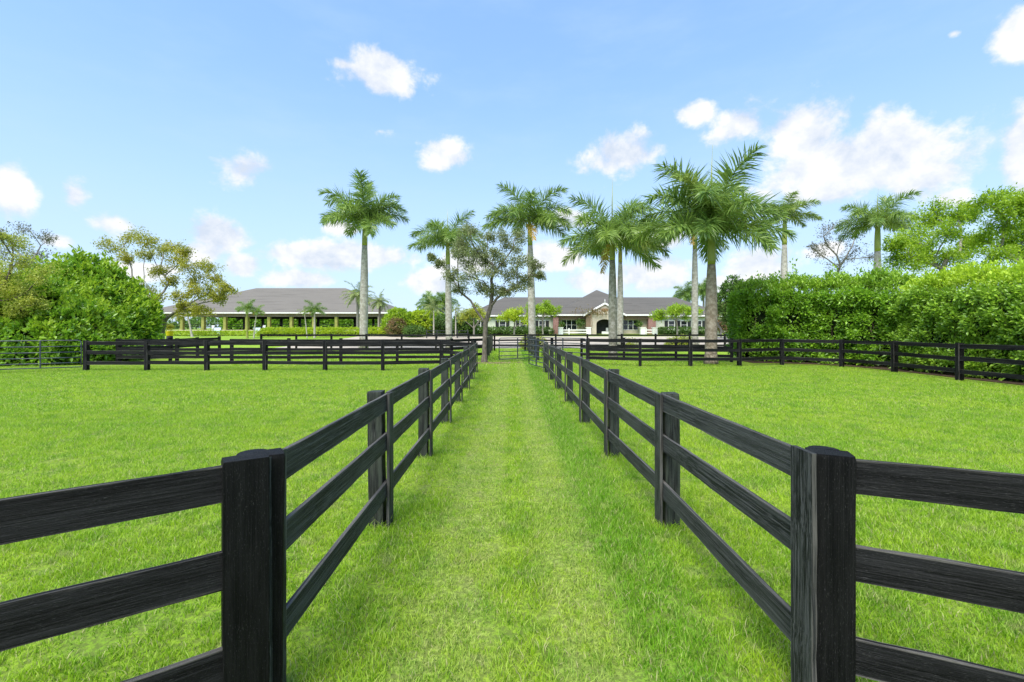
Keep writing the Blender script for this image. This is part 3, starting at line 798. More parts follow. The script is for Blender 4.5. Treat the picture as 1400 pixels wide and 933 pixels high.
def tree(name, label, base, clumps, trunk_h, r0, leaf_n, leaf, mat, bark='bark', fork=None, twigs=7, lean=(0, 0), seed=11, group=None, r_tip=.012, flat=1.0, cat='tree', aspect=.5, jit=.12):
    """tapered trunk and limbs reaching every clump of leaves; clumps: (Vector, radius)"""
    r = np.random.default_rng(seed)
    B = Vector(base); t = thing(name, label, cat, B, group)
    nodes = [B + Vector((0, 0, -.05))]; par = [-1]
    n_tr = 5
    for q in range(1, n_tr + 1):
        f = q / n_tr
        nodes.append(B + Vector((lean[0] * f + r.normal(0, .02), lean[1] * f + r.normal(0, .02), trunk_h * f))); par.append(len(nodes) - 2)
    fk = len(nodes) - 1
    ends = []
    order = sorted(range(len(clumps)), key=lambda q: (clumps[q][0] - nodes[fk]).length)
    for q in order:
        c, rad = clumps[q]
        best, bi = 1e9, fk
        for k in range(fk - 1, len(nodes)):
            d = c - nodes[k]
            L = d.length
            back = max(0, nodes[k].z - c.z + .1 * L) * 1.6
            path = 0; j = k
            while j > fk - 1 and j >= 0: path += (nodes[j] - nodes[par[j]]).length; j = par[j]
            cost = L + .35 * path + back
            if cost < best: best, bi = cost, k
        a = nodes[bi]; L = (c - a).length; m = max(2, int(L / .8)); prev = bi
        # leave the parent upward, then bend towards the clump
        ctrl = a + (c - a) * .45 + Vector((0, 0, .16 * L)) + Vector(r.normal(0, .09, 3)) * L
        for s in range(1, m + 1):
            f = s / m
            p = a * (1 - f) ** 2 + ctrl * 2 * f * (1 - f) + c * f * f
            if s < m: p = p + Vector(r.normal(0, jit * .5, 3))
            nodes.append(p); par.append(prev); prev = len(nodes) - 1
        ends.append((prev, c, rad))
    LV = []
    for e, c, rad in ends:
        for s in range(twigs):
            u = r.normal(0, 1, 3); u /= np.linalg.norm(u); u[2] = u[2] * .75 * flat + .12
            tip = c + Vector(u) * rad * r.uniform(.4, 1.45)
            mid = (c + tip) / 2 + Vector(r.normal(0, .1, 3)) * rad
            nodes.append(mid); par.append(e); nodes.append(tip); par.append(len(nodes) - 2)
            n = max(3, int(leaf_n * r.uniform(.6, 1.4)))
            f = r.uniform(.15, 1.1, n)[:, None]
            P = np.array(mid) + (np.array(tip) - np.array(mid)) * f + r.normal(0, rad * .24, (n, 3))
            ax = unit(np.array(tip - mid)[None] * .6 / max(.01, (tip - mid).length) + r.normal(0, .7, (n, 3)))
            up = unit(np.array([0, 0, 1.0]) + r.normal(0, .55, (n, 3)))
            sz = leaf * r.uniform(.65, 1.3, n)
            LV.append(leaves(P, ax, up, sz, sz * aspect))
    cnt = np.zeros(len(nodes)); kids = [[] for _ in nodes]
    for k in range(len(nodes) - 1, 0, -1):
        cnt[k] = max(cnt[k], 1); cnt[par[k]] += cnt[k]; kids[par[k]].append(k)
    rad = r_tip * np.sqrt(cnt) ; 
    sc = r0 / rad[1]
    rad = np.where(cnt > 1, r_tip * (rad / r_tip) ** (math.log(r0 / r_tip) / math.log(max(rad[1] / r_tip, 1.01))), r_tip * .6)
    mb = MB()
    def chain(k):
        pts = [nodes[par[k]], nodes[k]]; rr = [min(rad[par[k]], rad[k] * 1.25), rad[k]]
        cur = k
        while kids[cur]:
            nx = max(kids[cur], key=lambda z: cnt[z])
            for o in kids[cur]:
                if o != nx: todo.append(o)
            pts.append(nodes[nx]); rr.append(rad[nx]); cur = nx
        return pts, rr
    todo = [1]
    while todo:
        k = todo.pop(); pts, rr = chain(k)
        if k == 1: rr[0] = r0 * 1.55; rr[1] = r0 * 1.1
        mb.tube([p - B for p in pts], rr, 8 if rr[0] > .06 else (5 if rr[0] > .02 else 3), False)
    mb.build('trunk', bark, t)
    obj('crown', leaf_mesh('crown', np.concatenate(LV) - np.array(B)), mat, t)
    return t
def img_clumps(lst, Y, depth, seed=5, fixed=0):
    r = np.random.default_rng(seed); out = []
    for c in lst:
        px, py, rp = c[:3]
        px += r.normal(0, rp * .25); py += r.normal(0, rp * .3)
        y = Y + r.uniform(-depth, depth)
        out.append((at(px, py, y), rp * Y / F_PX))
    return out

# --- tall clipped hedges on the right, with bare mulch at their feet
hedge('tall glossy green hedge with a rounded end beyond the curving fence', [(14.4, 28.6), (16.2, 28.4), (18.6, 26.9), (20.0, 24.6), (20.3, 23.1)], 1.35, 4.4, 4.15, 0.165, 58, 'leaf_hedge', 3, clump=.95, tips='leaf_hedge_pale', amp=.34, relief=.75)
hedge('tall hedge with pale lime tips and gaps showing brown stems, above mulch', [(20.25, 22.5), (20.1, 20), (20.05, 16), (20.1, 12), (20.1, 8)], 1.3, 4.0, 3.15, 0.145, 66, 'leaf_hedge_pale', 9, clump=.9, tips='leaf_tips', amp=.36, relief=.75)
def strip(name, path, half, dz, mat):
    mb = MB(); L = []
    for q, p in enumerate(path):
        a = np.array(path[max(q - 1, 0)]); b = np.array(path[min(q + 1, len(path) - 1)]); d = unit(b - a); n = np.array([-d[1], d[0]])
        j = rng.normal(0, .06, 2)
        for s in (1, -1): 
            xy = np.array(p) + n * (half * s + j[0]); mb.v.append((xy[0], xy[1], gz(*xy) + dz))
    for q in range(len(path) - 1): mb.f.append((2 * q, 2 * q + 1, 2 * q + 3, 2 * q + 2)); mb.sm.append(False)
    return kind(mb.build(name, mat), 'structure')
strip('mulch_bed', [(13.9, 27.2), (15.6, 27.0), (17.7, 25.8), (18.9, 23.8), (19.1, 20.8), (18.95, 17.5), (18.95, 14), (19.0, 8)], 1.15, .02, 'mulch')

# --- shrub bank on the left
def ell(px, py, rx, ry, Y, ryd=None):
    s = Y / F_PX; return (at(px, py, Y), (rx * s, (ryd or rx * s), ry * s))
bush('shrub', 'big bushy bright green shrub behind the grey-blue tube gate', 'shrub',
     [ell(28, 442, 52, 50, 27, 2.2), ell(78, 444, 40, 42, 27.2, 2.0), ell(108, 467, 40, 38, 26.4, 1.9), ell(55, 480, 70, 36, 25.8, 2.0), ell(-18, 460, 56, 62, 25.6, 2.2), ell(128, 481, 30, 26, 26.2, 1.5), ell(52, 414, 26, 26, 27.6, 1.3)], 1.15, .25, 26, 'leaf_shrub', 9, amp=.10, seed=21, up=.55, shoots='leaf_bright')
bush('shrub', 'tall leafy green shrub beside the yellow tub, sloping down to it', 'shrub',
     [ell(96, 410, 34, 40, 31.4, 2.0), ell(122, 404, 30, 38, 31, 1.8), ell(148, 422, 32, 40, 30.6, 1.9), ell(172, 444, 26, 38, 30.4, 1.6), ell(180, 457, 18, 32, 30, 1.2), ell(135, 457, 60, 50, 29.8, 2.2), ell(166, 473, 34, 32, 29.4, 1.7), ell(82, 427, 40, 40, 31, 2.0)], 1.25, .27, 24, 'leaf_shrub', 9, amp=.10, seed=31, up=.55, shoots='leaf_bright')
tree('tree', 'olive-yellow fine-leaved tree rising over the shrub at the tube gate', (gx(-28, 25.4), 25.4, 0),
     img_clumps([(8, 345, 16), (25, 362, 17), (-10, 365, 18), (45, 378, 15), (12, 385, 19), (35, 400, 18), (-15, 400, 20), (18, 420, 18), (48, 415, 12), (0, 440, 18), (30, 440, 14), (-20, 430, 18), (5, 320, 10)], 24.6, .8, 3), 2.2, .13, 60, .115, 'leaf_olive', twigs=13, r_tip=.007, seed=2)
tree('tree', 'thin grey-leaved tree showing behind the shrub tops', (gx(40, 46), 46, 0),
     img_clumps([(20, 330, 14), (38, 322, 14), (12, 345, 14), (50, 345, 14), (30, 350, 15), (60, 335, 9), (5, 325, 9), (40, 365, 14), (20, 370, 14), (58, 360, 10)], 46, 2, 4), 4.5, .15, 34, .19, 'leaf_grey', r_tip=.008, twigs=9, seed=6, bark='bark_grey')

# --- yellow-olive spreading tree
tree('tree', 'spreading yellow-olive tree with bare limbs in front of the long roof', (gx(222, 36), 36, 0),
     img_clumps([(160, 342, 13), (182, 333, 14), (203, 330, 13), (172, 352, 11), (196, 345, 11), (222, 345, 13), (240, 340, 12), (250, 352, 10), (218, 372, 12), (244, 368, 15), (258, 375, 13), (228, 388, 10), (282, 370, 14), (298, 378, 12), (272, 388, 13), (300, 395, 12), (314, 398, 9),
                 (286, 405, 12), (262, 402, 12), (240, 405, 10), (300, 412, 9), (276, 420, 11), (250, 425, 9), (195, 392, 13), (210, 405, 11), (180, 390, 9)], 36, 2.2, 8), 1.6, .15, 60, .15, 'leaf_yellow', twigs=13, seed=14, r_tip=.007, bark='bark_grey', flat=.8)
tree('small_tree', 'slim small tree with white trunk on the lawn before the columns', (gx(263, 70), 70, gz(0, 70)),
     img_clumps([(248, 418, 8), (258, 412, 8), (268, 420, 7), (255, 426, 8), (242, 428, 6), (265, 430, 6)], 70, 1, 9), 3.2, .13, 26, .3, 'leaf_yellow', twigs=9, seed=15, bark='bark_pale', lean=(-.7, 0))

# --- small oak-like tree at the end of the lane
tree('tree', 'small grey-green tree with forked dark trunk at the lane end', (gx(662, 26.6), 26.6, 0),
     img_clumps([(630, 331, 13), (648, 324, 13), (668, 329, 12), (690, 326, 14), (708, 331, 11), (700, 341, 12), (675, 345, 11), (650, 342, 12), (628, 349, 11), (608, 356, 8), (594, 354, 6), (640, 362, 13), (662, 359, 11), (690, 358, 12), (715, 359, 11), (730, 366, 10), (738, 376, 8),
                 (620, 374, 11), (645, 379, 13), (670, 376, 12), (696, 376, 13), (720, 384, 10), (708, 393, 10), (630, 395, 10), (655, 398, 12), (678, 394, 11), (690, 400, 8)], 26.6, 1.7, 17), 2.3, .14, 58, .105, 'leaf_oak', twigs=16, seed=23, r_tip=.0055, flat=.95, lean=(.06, 0))
mb = MB(); mb.v = [(-1.1 + math.cos(a) * (1.5 + .35 * math.sin(5 * a)), 26.2 + math.sin(a) * (.62 + .15 * math.sin(3 * a + 1)), .014) for a in np.linspace(0, 2 * math.pi, 40, endpoint=False)]; mb.f = [tuple(range(40))]; mb.sm = [False]
kind(mb.build('bare_soil', 'soil_bare'), 'structure')

# --- trees above the hedge on the right
RT = [(1238, 318, 17), (1258, 305, 16), (1282, 298, 18), (1305, 296, 16), (1325, 305, 15), (1242, 340, 18), (1268, 330, 17), (1296, 326, 17), (1322, 328, 15), (1230, 362, 18), (1260, 357, 17), (1290, 352, 17), (1318, 352, 17), (1225, 335, 10)]
tree('tree', 'wide feathery bright green tree over the hedge, next to the bare grey one', (gx(1285, 31), 31, 0), img_clumps(RT, 31, 2.0, 21), 3.6, .17, 75, .19, 'leaf_bright', twigs=14, r_tip=.008, seed=33, bark='bark_grey', flat=.9, aspect=.42)
RT2 = [(1352, 285, 16), (1372, 270, 15), (1395, 268, 17), (1418, 275, 17), (1362, 305, 17), (1388, 298, 17), (1412, 305, 17), (1345, 325, 15), (1372, 330, 17), (1400, 330, 17), (1355, 352, 16), (1385, 355, 17), (1420, 350, 18), (1440, 300, 20)]
tree('tree', 'taller feathery bright green tree over the hedge end', (gx(1392, 28), 28, 0), img_clumps(RT2, 28, 2.0, 22), 3.6, .17, 75, .18, 'leaf_bright', twigs=14, r_tip=.008, seed=34, bark='bark_grey', flat=.9, aspect=.42)
tree('tree', 'sparse grey twiggy tree behind the hedge, under the far palm', (gx(1148, 46), 46, 0),
     img_clumps([(1122, 322, 12), (1140, 312, 12), (1158, 310, 12), (1172, 322, 11), (1130, 340, 13), (1150, 332, 13), (1170, 342, 12), (1120, 355, 12), (1142, 358, 13), (1165, 360, 13), (1185, 350, 9), (1112, 340, 8)], 46, 2, 24), 4.8, .13, 12, .17, 'leaf_grey', twigs=18, seed=35, bark='bark_grey', r_tip=.010)

# ------------------------------------------------------------------ palms
def frond_mesh(L, elev, droop, n, ll, lw, hang, seed, fluffy=.6):
    """feather frond in the local x-z plane, starting at the origin towards +x"""
    r = np.random.default_rng(seed)
    m = 14; ds = L / m; p = np.zeros(3); a = elev; pts = [p.copy()]
    side_bend = r.normal(0, .12); ya = 0.0
    for q in range(m):
        f = q / m
        a -= droop * (0.35 + 1.3 * f) / m; ya += side_bend / m
        p = p + ds * np.array([math.cos(a) * math.cos(ya), math.cos(a) * math.sin(ya), math.sin(a)]); pts.append(p.copy())
    pts = np.array(pts)
    mb = MB(); mb.tube([tuple(x) for x in pts], list(np.linspace(.034, .006, m + 1) * L / 3.6), 5, False)
    nr = len(mb.f)
    V = []; base_n = len(mb.v)
    tt = np.linspace(.10, 1.0, n)
    F = []
    for sd in (-1, 1):
        t = np.clip(tt + r.normal(0, .004, n), 0, .999); q = np.minimum((t * m).astype(int), m - 1); fr = (t * m - q)[:, None]
        P = pts[q] * (1 - fr) + pts[q + 1] * fr
        tan = unit(pts[q + 1] - pts[q]); sidev = unit(np.cross(tan, np.array([0, 0, 1.0]))) * sd; upv = np.cross(sidev, tan) * sd
        prof = np.sin(np.clip((t - .02) / .98, 0, 1) ** .72 * math.pi * .86 + .18) ** .7
        ln = ll * np.clip(prof, .25, 1) * r.uniform(.8, 1.15, n)
        ph = r.uniform(-fluffy, fluffy, n)
        fwd = .35 + .75 * t
        dr = unit(tan * fwd[:, None] + sidev * np.cos(ph)[:, None] + upv * (np.sin(ph) + .12)[:, None] + r.normal(0, .08, (n, 3)))
        mid = P + dr * (ln * .5)[:, None]; mid[:, 2] -= hang * ln * .12
        dr2 = unit(dr - np.array([0, 0, 1.0]) * (hang * r.uniform(.5, 1.3, n))[:, None])
        tip = mid + dr2 * (ln * .52)[:, None]
        wv = unit(np.cross(dr, r.normal(0, 1, (n, 3)) * .5 + upv)) * lw
        for k in range(n):
            o = len(mb.v)
            mb.v += [tuple(P[k] - wv[k] * .35), tuple(P[k] + wv[k] * .35), tuple(mid[k] + wv[k] * .5), tuple(mid[k] - wv[k] * .5), tuple(tip[k])]
            mb.f += [(o, o + 1, o + 2, o + 3), (o + 3, o + 2, o + 4)]; mb.sm += [False, False]
    return mb.mesh('frond')
FR = {}
def frond_lib(key, mat, L, n, ll, lw, hang, fl):
    lib = []
    for q, (e, dr) in enumerate([(82, .7), (70, 1.0), (58, 1.15), (46, 1.2), (34, 1.2), (22, 1.1), (10, .85), (-4, .75), (-20, .7), (-40, .5)]):
        two = []
        for s in range(2):
            me = frond_mesh(L, R(e), dr * (1 + .12 * s), n, ll, lw, hang, 100 + q * 7 + s, fl); me.materials.append(MAT[mat]); two.append(me)
        lib.append((e, two))
    FR[key] = lib
frond_lib('royal', 'frond_green', 1.0, 112, .32, .0165, .5, 1.2)
frond_lib('royal_yellow', 'frond_yellow', 1.0, 100, .29, .0165, .55, 1.15)
frond_lib('pale', 'frond_pale', 1.0, 46, .26, .018, .3, .5)
frond_lib('dry', 'frond_dry', 1.0, 40, .22, .018, .8, .6)
def palm(label, base, top, r_tr, shaft, frond_L, n=15, lib='royal', low=-14, high=72, seed=1, group='royal palms in a row', shaft_mat='crownshaft', spear=.5, n_yellow=1, bulge=.12, name='royal_palm', trunk_mat='palm_trunk', az0=None, wind=0.0, dry=0, plan=None):
    """base: foot of the trunk; top: foot of the crown; shaft: length of the green crownshaft below the crown"""
    r = np.random.default_rng(seed); B = Vector(base); Tp = Vector(top)
    t = thing(name, label, 'palm', B, group)
    H = Tp.z - B.z - shaft; D = Tp - B
    c = lambda z: Vector((D.x * (z / (Tp.z - B.z)) ** 1.15 if z > 0 else 0, D.y * max(z, 0) / (Tp.z - B.z), z))
    zs = np.linspace(-.05, H, 22); mb = MB()
    def rad(z):
        f = max(z, 0) / H
        v = 1.0 + .42 * math.exp(-f * 16) + bulge * math.sin(min(f, 1) * math.pi) - .30 * f ** 3
        return r_tr * v
    mb.tube([c(z) for z in zs], [rad(z) * (1 + r.normal(0, .008)) for z in zs], 16)
    mb.build('trunk', trunk_mat, t)
    if shaft > .05:
        mb = MB(); z2 = np.linspace(0, 1, 9)
        mb.tube([c(H - .01 + shaft * f) for f in z2], [rad(H) * (1.03 + .12 * math.sin(f * 2.2) - .55 * f ** 2) for f in z2], 14)
        mb.build('crownshaft', shaft_mat, t)
    tip = c(H + shaft)
    ga = 2.399963; a0 = r.uniform(0, 6.28) if az0 is None else az0
    L0 = FR[lib]; es = np.array([e for e, _ in L0])
    if plan: n = len(plan)
    for k in range(n):
        f = (k + .5) / n
        e = high - (high - low) * f ** .72 + r.normal(0, 5)
        a = a0 + ga * k + r.normal(0, .18)
        if plan: a, e = R(plan[k][0]), plan[k][1]; f = max(0, (60 - e) / 70)
        a = a - wind * math.sin(a)      # the breeze gathers fronds a little to one side
        q = int(np.argmin(np.abs(es - e)))
        L = frond_L * (.90 + .10 * min(max((e - 35) / 40, 0), 1)) * r.uniform(.88, 1.06)
        use = L0
        if n_yellow and k >= n - n_yellow and lib == 'royal': use = FR['royal_yellow']
        me = use[q][1][r.integers(2)]
        roll = Matrix.Rotation(r.normal(0, .12), 4, 'X')
        M = Matrix.Translation(tip - Vector((0, 0, .05 * f * frond_L * .4))) @ Matrix.Rotation(a, 4, 'Z') @ roll @ Matrix.Diagonal((L, L, L, 1))
        obj('frond', me, None, t, M)
    if dry:
        for k in range(dry):
            M = Matrix.Translation(tip - Vector((0, 0, .25))) @ Matrix.Rotation(a0 + 1.1 + 2.6 * k, 4, 'Z') @ Matrix.Diagonal((frond_L * .7, frond_L * .7, frond_L * .7, 1))
            obj('dry_frond', FR['dry'][8][1][k % 2], None, t, M)
    if spear:
        MB().tube([tip, tip + Vector((0, .02, frond_L * spear * .6)), tip + Vector((r.normal(0, .04), 0, frond_L * spear))], [.05, .035, .008], 6).build('spear', 'crownshaft', t)
    return t
def royal(label, px_base, px_top, py_top, Y, r_px, shaft_px, L, **kw):
    b = (gx(px_base, Y), Y, gz(0, Y)); tp = at(px_top, py_top, Y)
    return palm(label, b, tp, r_px * Y / F_PX, shaft_px * Y / F_PX, L, **kw)
royal('tall royal palm in front of the long columned pavilion', 497, 499, 304, 43, 5.0, 32, 4.95, plan=[(180, 34), (165, 52), (205, 62), (100, 76), (-80, 70), (0, 44), (-15, 58), (10, 28), (-30, 14), (212, 18), (-100, 36), (80, 42), (130, 24), (-60, -12), (240, 8), (55, 60)], n_yellow=0, seed=41, low=0, n=14, spear=.35)
royal('royal palm rising behind the small forked tree', 614, 612, 332, 43, 4.2, 30, 4.3, seed=42, low=0, n=14, spear=.75)
royal('royal palm with curved trunk between the small tree and the house portico', 728, 724, 302, 42, 4.6, 34, 5.0, dry=1, seed=43, low=2, n=15)
royal('royal palm with mottled trunk standing just beyond the fence by the portico', 838, 837, 325, 29.2, 5.3, 31, 4.2, trunk_mat='palm_trunk_mottled', dry=1, seed=44, low=-10, n=16, spear=.9, n_yellow=2)
royal('slimmer royal palm close behind the mottled-trunk palm', 848, 848, 333, 43, 3.8, 26, 4.6, seed=45, low=0, n=14, shaft_mat='crownshaft_gold')
royal('royal palm with pale trunk and golden crownshaft beside the thick palm', 950, 950, 309, 41, 4.0, 32, 4.4, dry=1, seed=46, low=2, n=13, shaft_mat='crownshaft_gold')
royal('thickest royal palm, tan trunk, just beyond the fence near the hedge end', 972, 973, 314, 25.4, 7.3, 48, 4.75, trunk_mat='palm_trunk_tan', plan=[(180, 64), (150, 50), (200, 40), (172, 22), (215, 10), (90, 74), (-70, 68), (20, 64), (0, 50), (-20, 36), (15, 24), (-30, 8), (60, 46), (110, 36), (-90, 32), (-115, 14), (250, 48), (70, 12), (-60, -10), (-140, 56)], seed=47, low=-4, spear=1.0, n_yellow=1)
royal('yellowish royal palm rising over the rounded hedge end', 1071, 1073, 297, 45, 4.3, 38, 3.6, seed=48, low=4, n=12, lib='royal_yellow', wind=.35)
royal('royal palm over the hedge beside the sparse grey tree', 1199, 1200, 304, 42, 5.0, 40, 3.9, seed=49, low=-2, n=16, spear=.8, n_yellow=1)
# garden palms in front of the pavilion and beside the shrubs
def small(label, px, py_top, Y, L, r=.1, n=13, lib='pale', low=-30, lean=0, seed=60, name='small_palm', shaft=.4, group=None, trunk='bark_grey', dry=0, high=80):
    b = Vector((gx(px, Y), Y, gz(0, Y))); tp = at(px + lean, py_top, Y)
    t = palm(label, b, tp, r, shaft, L, n=n, lib=lib, low=low, seed=seed, group=group, name=name, spear=.2, bulge=.05, trunk_mat=trunk, n_yellow=0, high=high)
    for k in range(dry):
        M = Matrix.Translation(tp - b) @ Matrix.Rotation(.3 + 2.2 * k, 4, 'Z') @ Matrix.Diagonal((L * .8, L * .8, L * .8, 1))
        obj('dry_frond', FR['dry'][7][1][k % 2], None, t, M)
small('young palm with yellow trunk standing before the pavilion, third column', 338, 422, 66, 2.0, .14, 9, 'royal', -10, seed=61, trunk='moss_column', high=86)
small('short leaning palm with an orange dry frond before the pavilion', 347, 426, 66, 1.5, .09, 9, 'royal', -20, 4, seed=62, trunk='bark_pale', dry=2)
small('young palm with dry fronds before the middle of the pavilion', 430, 424, 66, 1.9, .13, 11, 'royal', -20, seed=63, trunk='bark_pale', dry=2)
small('slim leaning palm beside the young palm with dry fronds', 420, 426, 66, 1.3, .07, 8, 'pale', -10, -4, seed=64, trunk='bark_pale')
small('bushy date palm behind the tall royal palm trunk', 489, 403, 78, 3.2, .22, 26, 'pale', -35, seed=65, shaft=.1)
small('date palm with dark trunk at the pavilion end', 519, 412, 76, 2.3, .2, 26, 'pale', -40, seed=66, shaft=.1, trunk='bark')
small('feathery palm over the shrubs, left of the thin-trunk palm', 588, 416, 84, 3.6, .22, 16, 'royal', -25, seed=67)
small('pale palm with thin white trunk among the shrubs', 593, 421, 68, 2.2, .1, 14, 'pale', -35, seed=68, trunk='bark_pale')
small('palm showing behind the royal palm at the small tree', 606, 413, 84, 3.4, .2, 15, 'royal', -25, seed=69)
small('thin-trunk palm half behind the small forked tree', 623, 424, 66, 1.9, .09, 11, 'pale', -30, seed=70, trunk='bark_pale')
small('bushy palm behind the house roof', 938, 402, 108, 4.0, .25, 18, 'royal', -30, seed=71)
small('second bushy palm behind the house roof', 962, 398, 112, 4.4, .25, 18, 'royal', -30, seed=72)

# ------------------------------------------------------------------ pavilion (covered arena)
def hip_roof(x0, x1, y0, y1, ze, zr, run, th=.25, ridge=None):
    """hip roof: eaves rectangle at ze, ridge at zr inset by run at both ends"""
    ym = (y0 + y1) / 2; a, b = (x0 + run, x1 - run)
    mb = MB()
    V = [(x0, y0, ze), (x1, y0, ze), (x1, y1, ze), (x0, y1, ze), (a, ym, zr), (b, ym, zr)]
    V += [(x, y, z - th) for x, y, z in V[:4]]
    mb.add(V, [(0, 1, 5, 4), (1, 2, 5), (2, 3, 4, 5), (3, 0, 4), (9, 8, 7, 6), (0, 6, 7, 1), (1, 7, 8, 2), (2, 8, 9, 3), (3, 9, 6, 0)])
    return mb
def offs(mb, b): mb.v = [(x - b[0], y - b[1], z - b[2]) for x, y, z in mb.v]; return mb
ax0, ax1, ay0, ay1 = gx(188, 100), gx(531, 100), 100.0, 136.0
az0 = gz(0, 100)
pb = (ax0, ay0, az0)
pav = thing('pavilion', 'long open pavilion with grey hipped roof on mossy columns', 'pavilion', pb)
offs(hip_roof(ax0, ax1, ay0, ay1, 5.45, 12.4, 16.0, .1), pb).build('roof', 'roof_arena', pav)
MBx = MB().box((ax0 - .02, ay0 - .06, 5.24), (ax1 + .02, ay0 - .02, 5.47)); offs(MBx, pb).build('fascia', 'white_paint', pav)
MBx = MB().box((ax1 + .02, ay0, 5.12), (ax1 + .06, ay1, 5.5)); offs(MBx, pb).build('fascia', 'white_paint', pav)
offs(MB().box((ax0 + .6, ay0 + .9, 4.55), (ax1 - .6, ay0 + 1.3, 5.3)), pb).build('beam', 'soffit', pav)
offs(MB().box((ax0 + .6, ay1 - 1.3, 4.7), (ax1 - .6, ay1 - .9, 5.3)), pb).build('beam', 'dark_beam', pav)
for px in (219, 249, 278, 308, 338, 368, 398.5, 429, 460, 490, 519):
    x = gx(px, 101)
    m = 'moss_column' if px < 515 else 'beige_column'
    c = MB().box((x - .29, 100.7, az0 - .1), (x + .29, 101.4, 4.55)).box((x - .36, 100.6, az0 - .1), (x + .36, 101.5, az0 + .3))
    offs(c, pb).build('column', m, pav)
x = ax1 - .7; offs(MB().box((x - .38, 100.7, az0 - .1), (x + .38, 101.5, 5.2)), pb).build('column', 'beige_column', pav)
for k in range(10):
    x = ax0 + 3 + k * (ax1 - ax0 - 6) / 9
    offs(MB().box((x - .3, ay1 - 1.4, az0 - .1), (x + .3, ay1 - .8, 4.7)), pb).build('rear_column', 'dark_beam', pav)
for k in range(8):
    x = ax0 + 2 + k * (ax1 - ax0 - 4) / 7
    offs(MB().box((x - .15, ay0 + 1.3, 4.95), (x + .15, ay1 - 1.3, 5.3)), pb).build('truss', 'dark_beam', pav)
for z in (az0 + .7, az0 + 1.25):
    offs(MB().box((ax0 + 1, 102.1, z), (ax1 - 1, 102.2, z + .12)), pb).build('kick_rail', 'dark_beam', pav)
hedge('tall dark green hedge seen through the open pavilion', [(-92, 146), (-60, 146), (-32, 146)], 1.6, 4.8, 4.8, .55, 7, 'leaf_hedge', 51, 9, None, .4, clump=1.3)
hedge('low clipped lime green hedge before the pavilion', [(gx(357, 72), 72), (gx(440, 72), 72), (gx(534, 72), 72)], .7, 1.05, 1.1, .22, 26, 'leaf_lime', 53, 8, None, .16, True, .06, .3)
hedge('long low clipped green hedge on the lawn, near the blue panels', [(gx(228, 74), 74), (gx(300, 74), 74), (gx(350, 74), 74)], .6, .5, .5, .2, 26, 'leaf_lime', 54, 8, None, .12, True, .05, .3)
# blue panels on dark frames
def panel_stand(label, px, flip):
    Y = 78; b = Vector((gx(px, Y), Y, gz(0, Y))); t = thing('panel_stand', label, 'stand', b, 'pale blue panels before the pavilion'); s = -1 if flip else 1
    z0 = at(px, 457, Y).z - b.z + .15; 
    MB().box((-.62, -.03, z0), (.5, .03, z0 + .95)).build('panel', 'blue_fabric', t)
    for x in (-.66, .54): MB().tube([(x, 0, 0), (x, 0, z0 + 1.1)], .05, 6).build('leg', 'navy_frame', t)
    for k in range(4):
        x = -s * (.72 + .12 * k); MB().tube([(x, .2, z0 + .2), (x - s * .12, .3, z0 + 1.35)], .035, 5).build('slat', 'white_paint', t)
    MB().tube([(-s * .6, .15, z0 + .25), (-s * 1.2, .25, z0 + .3)], .04, 5).build('crossbar', 'navy_frame', t)
    MB().box((-.7, -.3, 0), (.6, .3, .08)).build('base', 'navy_frame', t)
panel_stand('pale blue panel on dark frame before the pavilion, beside the lawn hedge', 298, False)
panel_stand('pale blue panel on dark frame before the pavilion, by the leaning palm', 352, True)
# yellow tub with flowers
t = thing('flower_tub', 'small yellow tub with a plant beside the leafy shrub', 'planter', (gx(232, 40), 40, 0))
zt = at(218, 455, 40).z
MB().tube([(0, 0, 0), (0, 0, .06), (0, 0, zt - .3)], [.28, .26, .24], 14).build('stand', 'dark_beam', t)
MB().tube([(0, 0, zt - .3), (0, 0, zt - .25), (0, 0, zt + .1), (0, 0, zt + .14)], [.22, .24, .28, .3], 16).build('tub', 'yellow_plastic', t)
C = rng.normal(0, .13, (60, 3)) + np.array([0, 0, zt + .38]); obj('plant', leaf_mesh('plant', clusters(C, unit(C - np.array([0, 0, zt])), 6, .1, .14)), 'leaf_yellow', t)

# ------------------------------------------------------------------ house
HY = 80.0; s80 = HY / F_PX; zb = gz(0, 80) - .02
hb = (gx(826, HY), HY, zb)
house = thing('house', 'low stable house with grey hipped roof, brick corners and gabled portico', 'house', hb)
def H(mb, name, mat, parent=None): return offs(mb, hb).build(name, mat, parent or house)
wx0, wx1, wy0, wy1 = gx(640, 84), gx(992, 84), 84.0, 100.0
ez = 4.35
H(hip_roof(wx0 - .5, wx1 + .5, wy0 - .6, wy1 + .6, ez, 8.25, 7.0, .28), 'roof', 'roof_slate')
H(MB().box((wx0 - .55, wy0 - .72, ez - .2), (wx1 + .55, wy0 - .62, ez + .04)), 'fascia', 'white_paint')
H(MB().box((wx0, wy0, zb - .3), (wx1, wy1, ez - .3)), 'wing_wall', 'sage_wall')
cx0, cx1 = gx(756, HY), gx(900, HY); cyd = (cx1 - cx0)
rf = hip_roof(cx0 - .2, cx1 + .2, HY - .9, HY - .9 + cyd, ez + .03, 9.4, cyd / 2 + .1, .28)
H(rf, 'roof', 'roof_slate')
H(MB().box((cx0 - .25, HY - 1.02, ez - .18), (cx1 + .25, HY - .92, ez + .06)), 'fascia', 'white_paint')
H(MB().box((cx0 + .8, HY + .4, zb - .3), (cx1 - .8, HY + 8, ez - .28)), 'front_wall', 'cream_wall')
H(MB().box((cx0 + .2, HY - .5, ez - .75), (cx1 - .2, HY - .2, ez - .22)), 'lintel_beam', 'vine_shade')
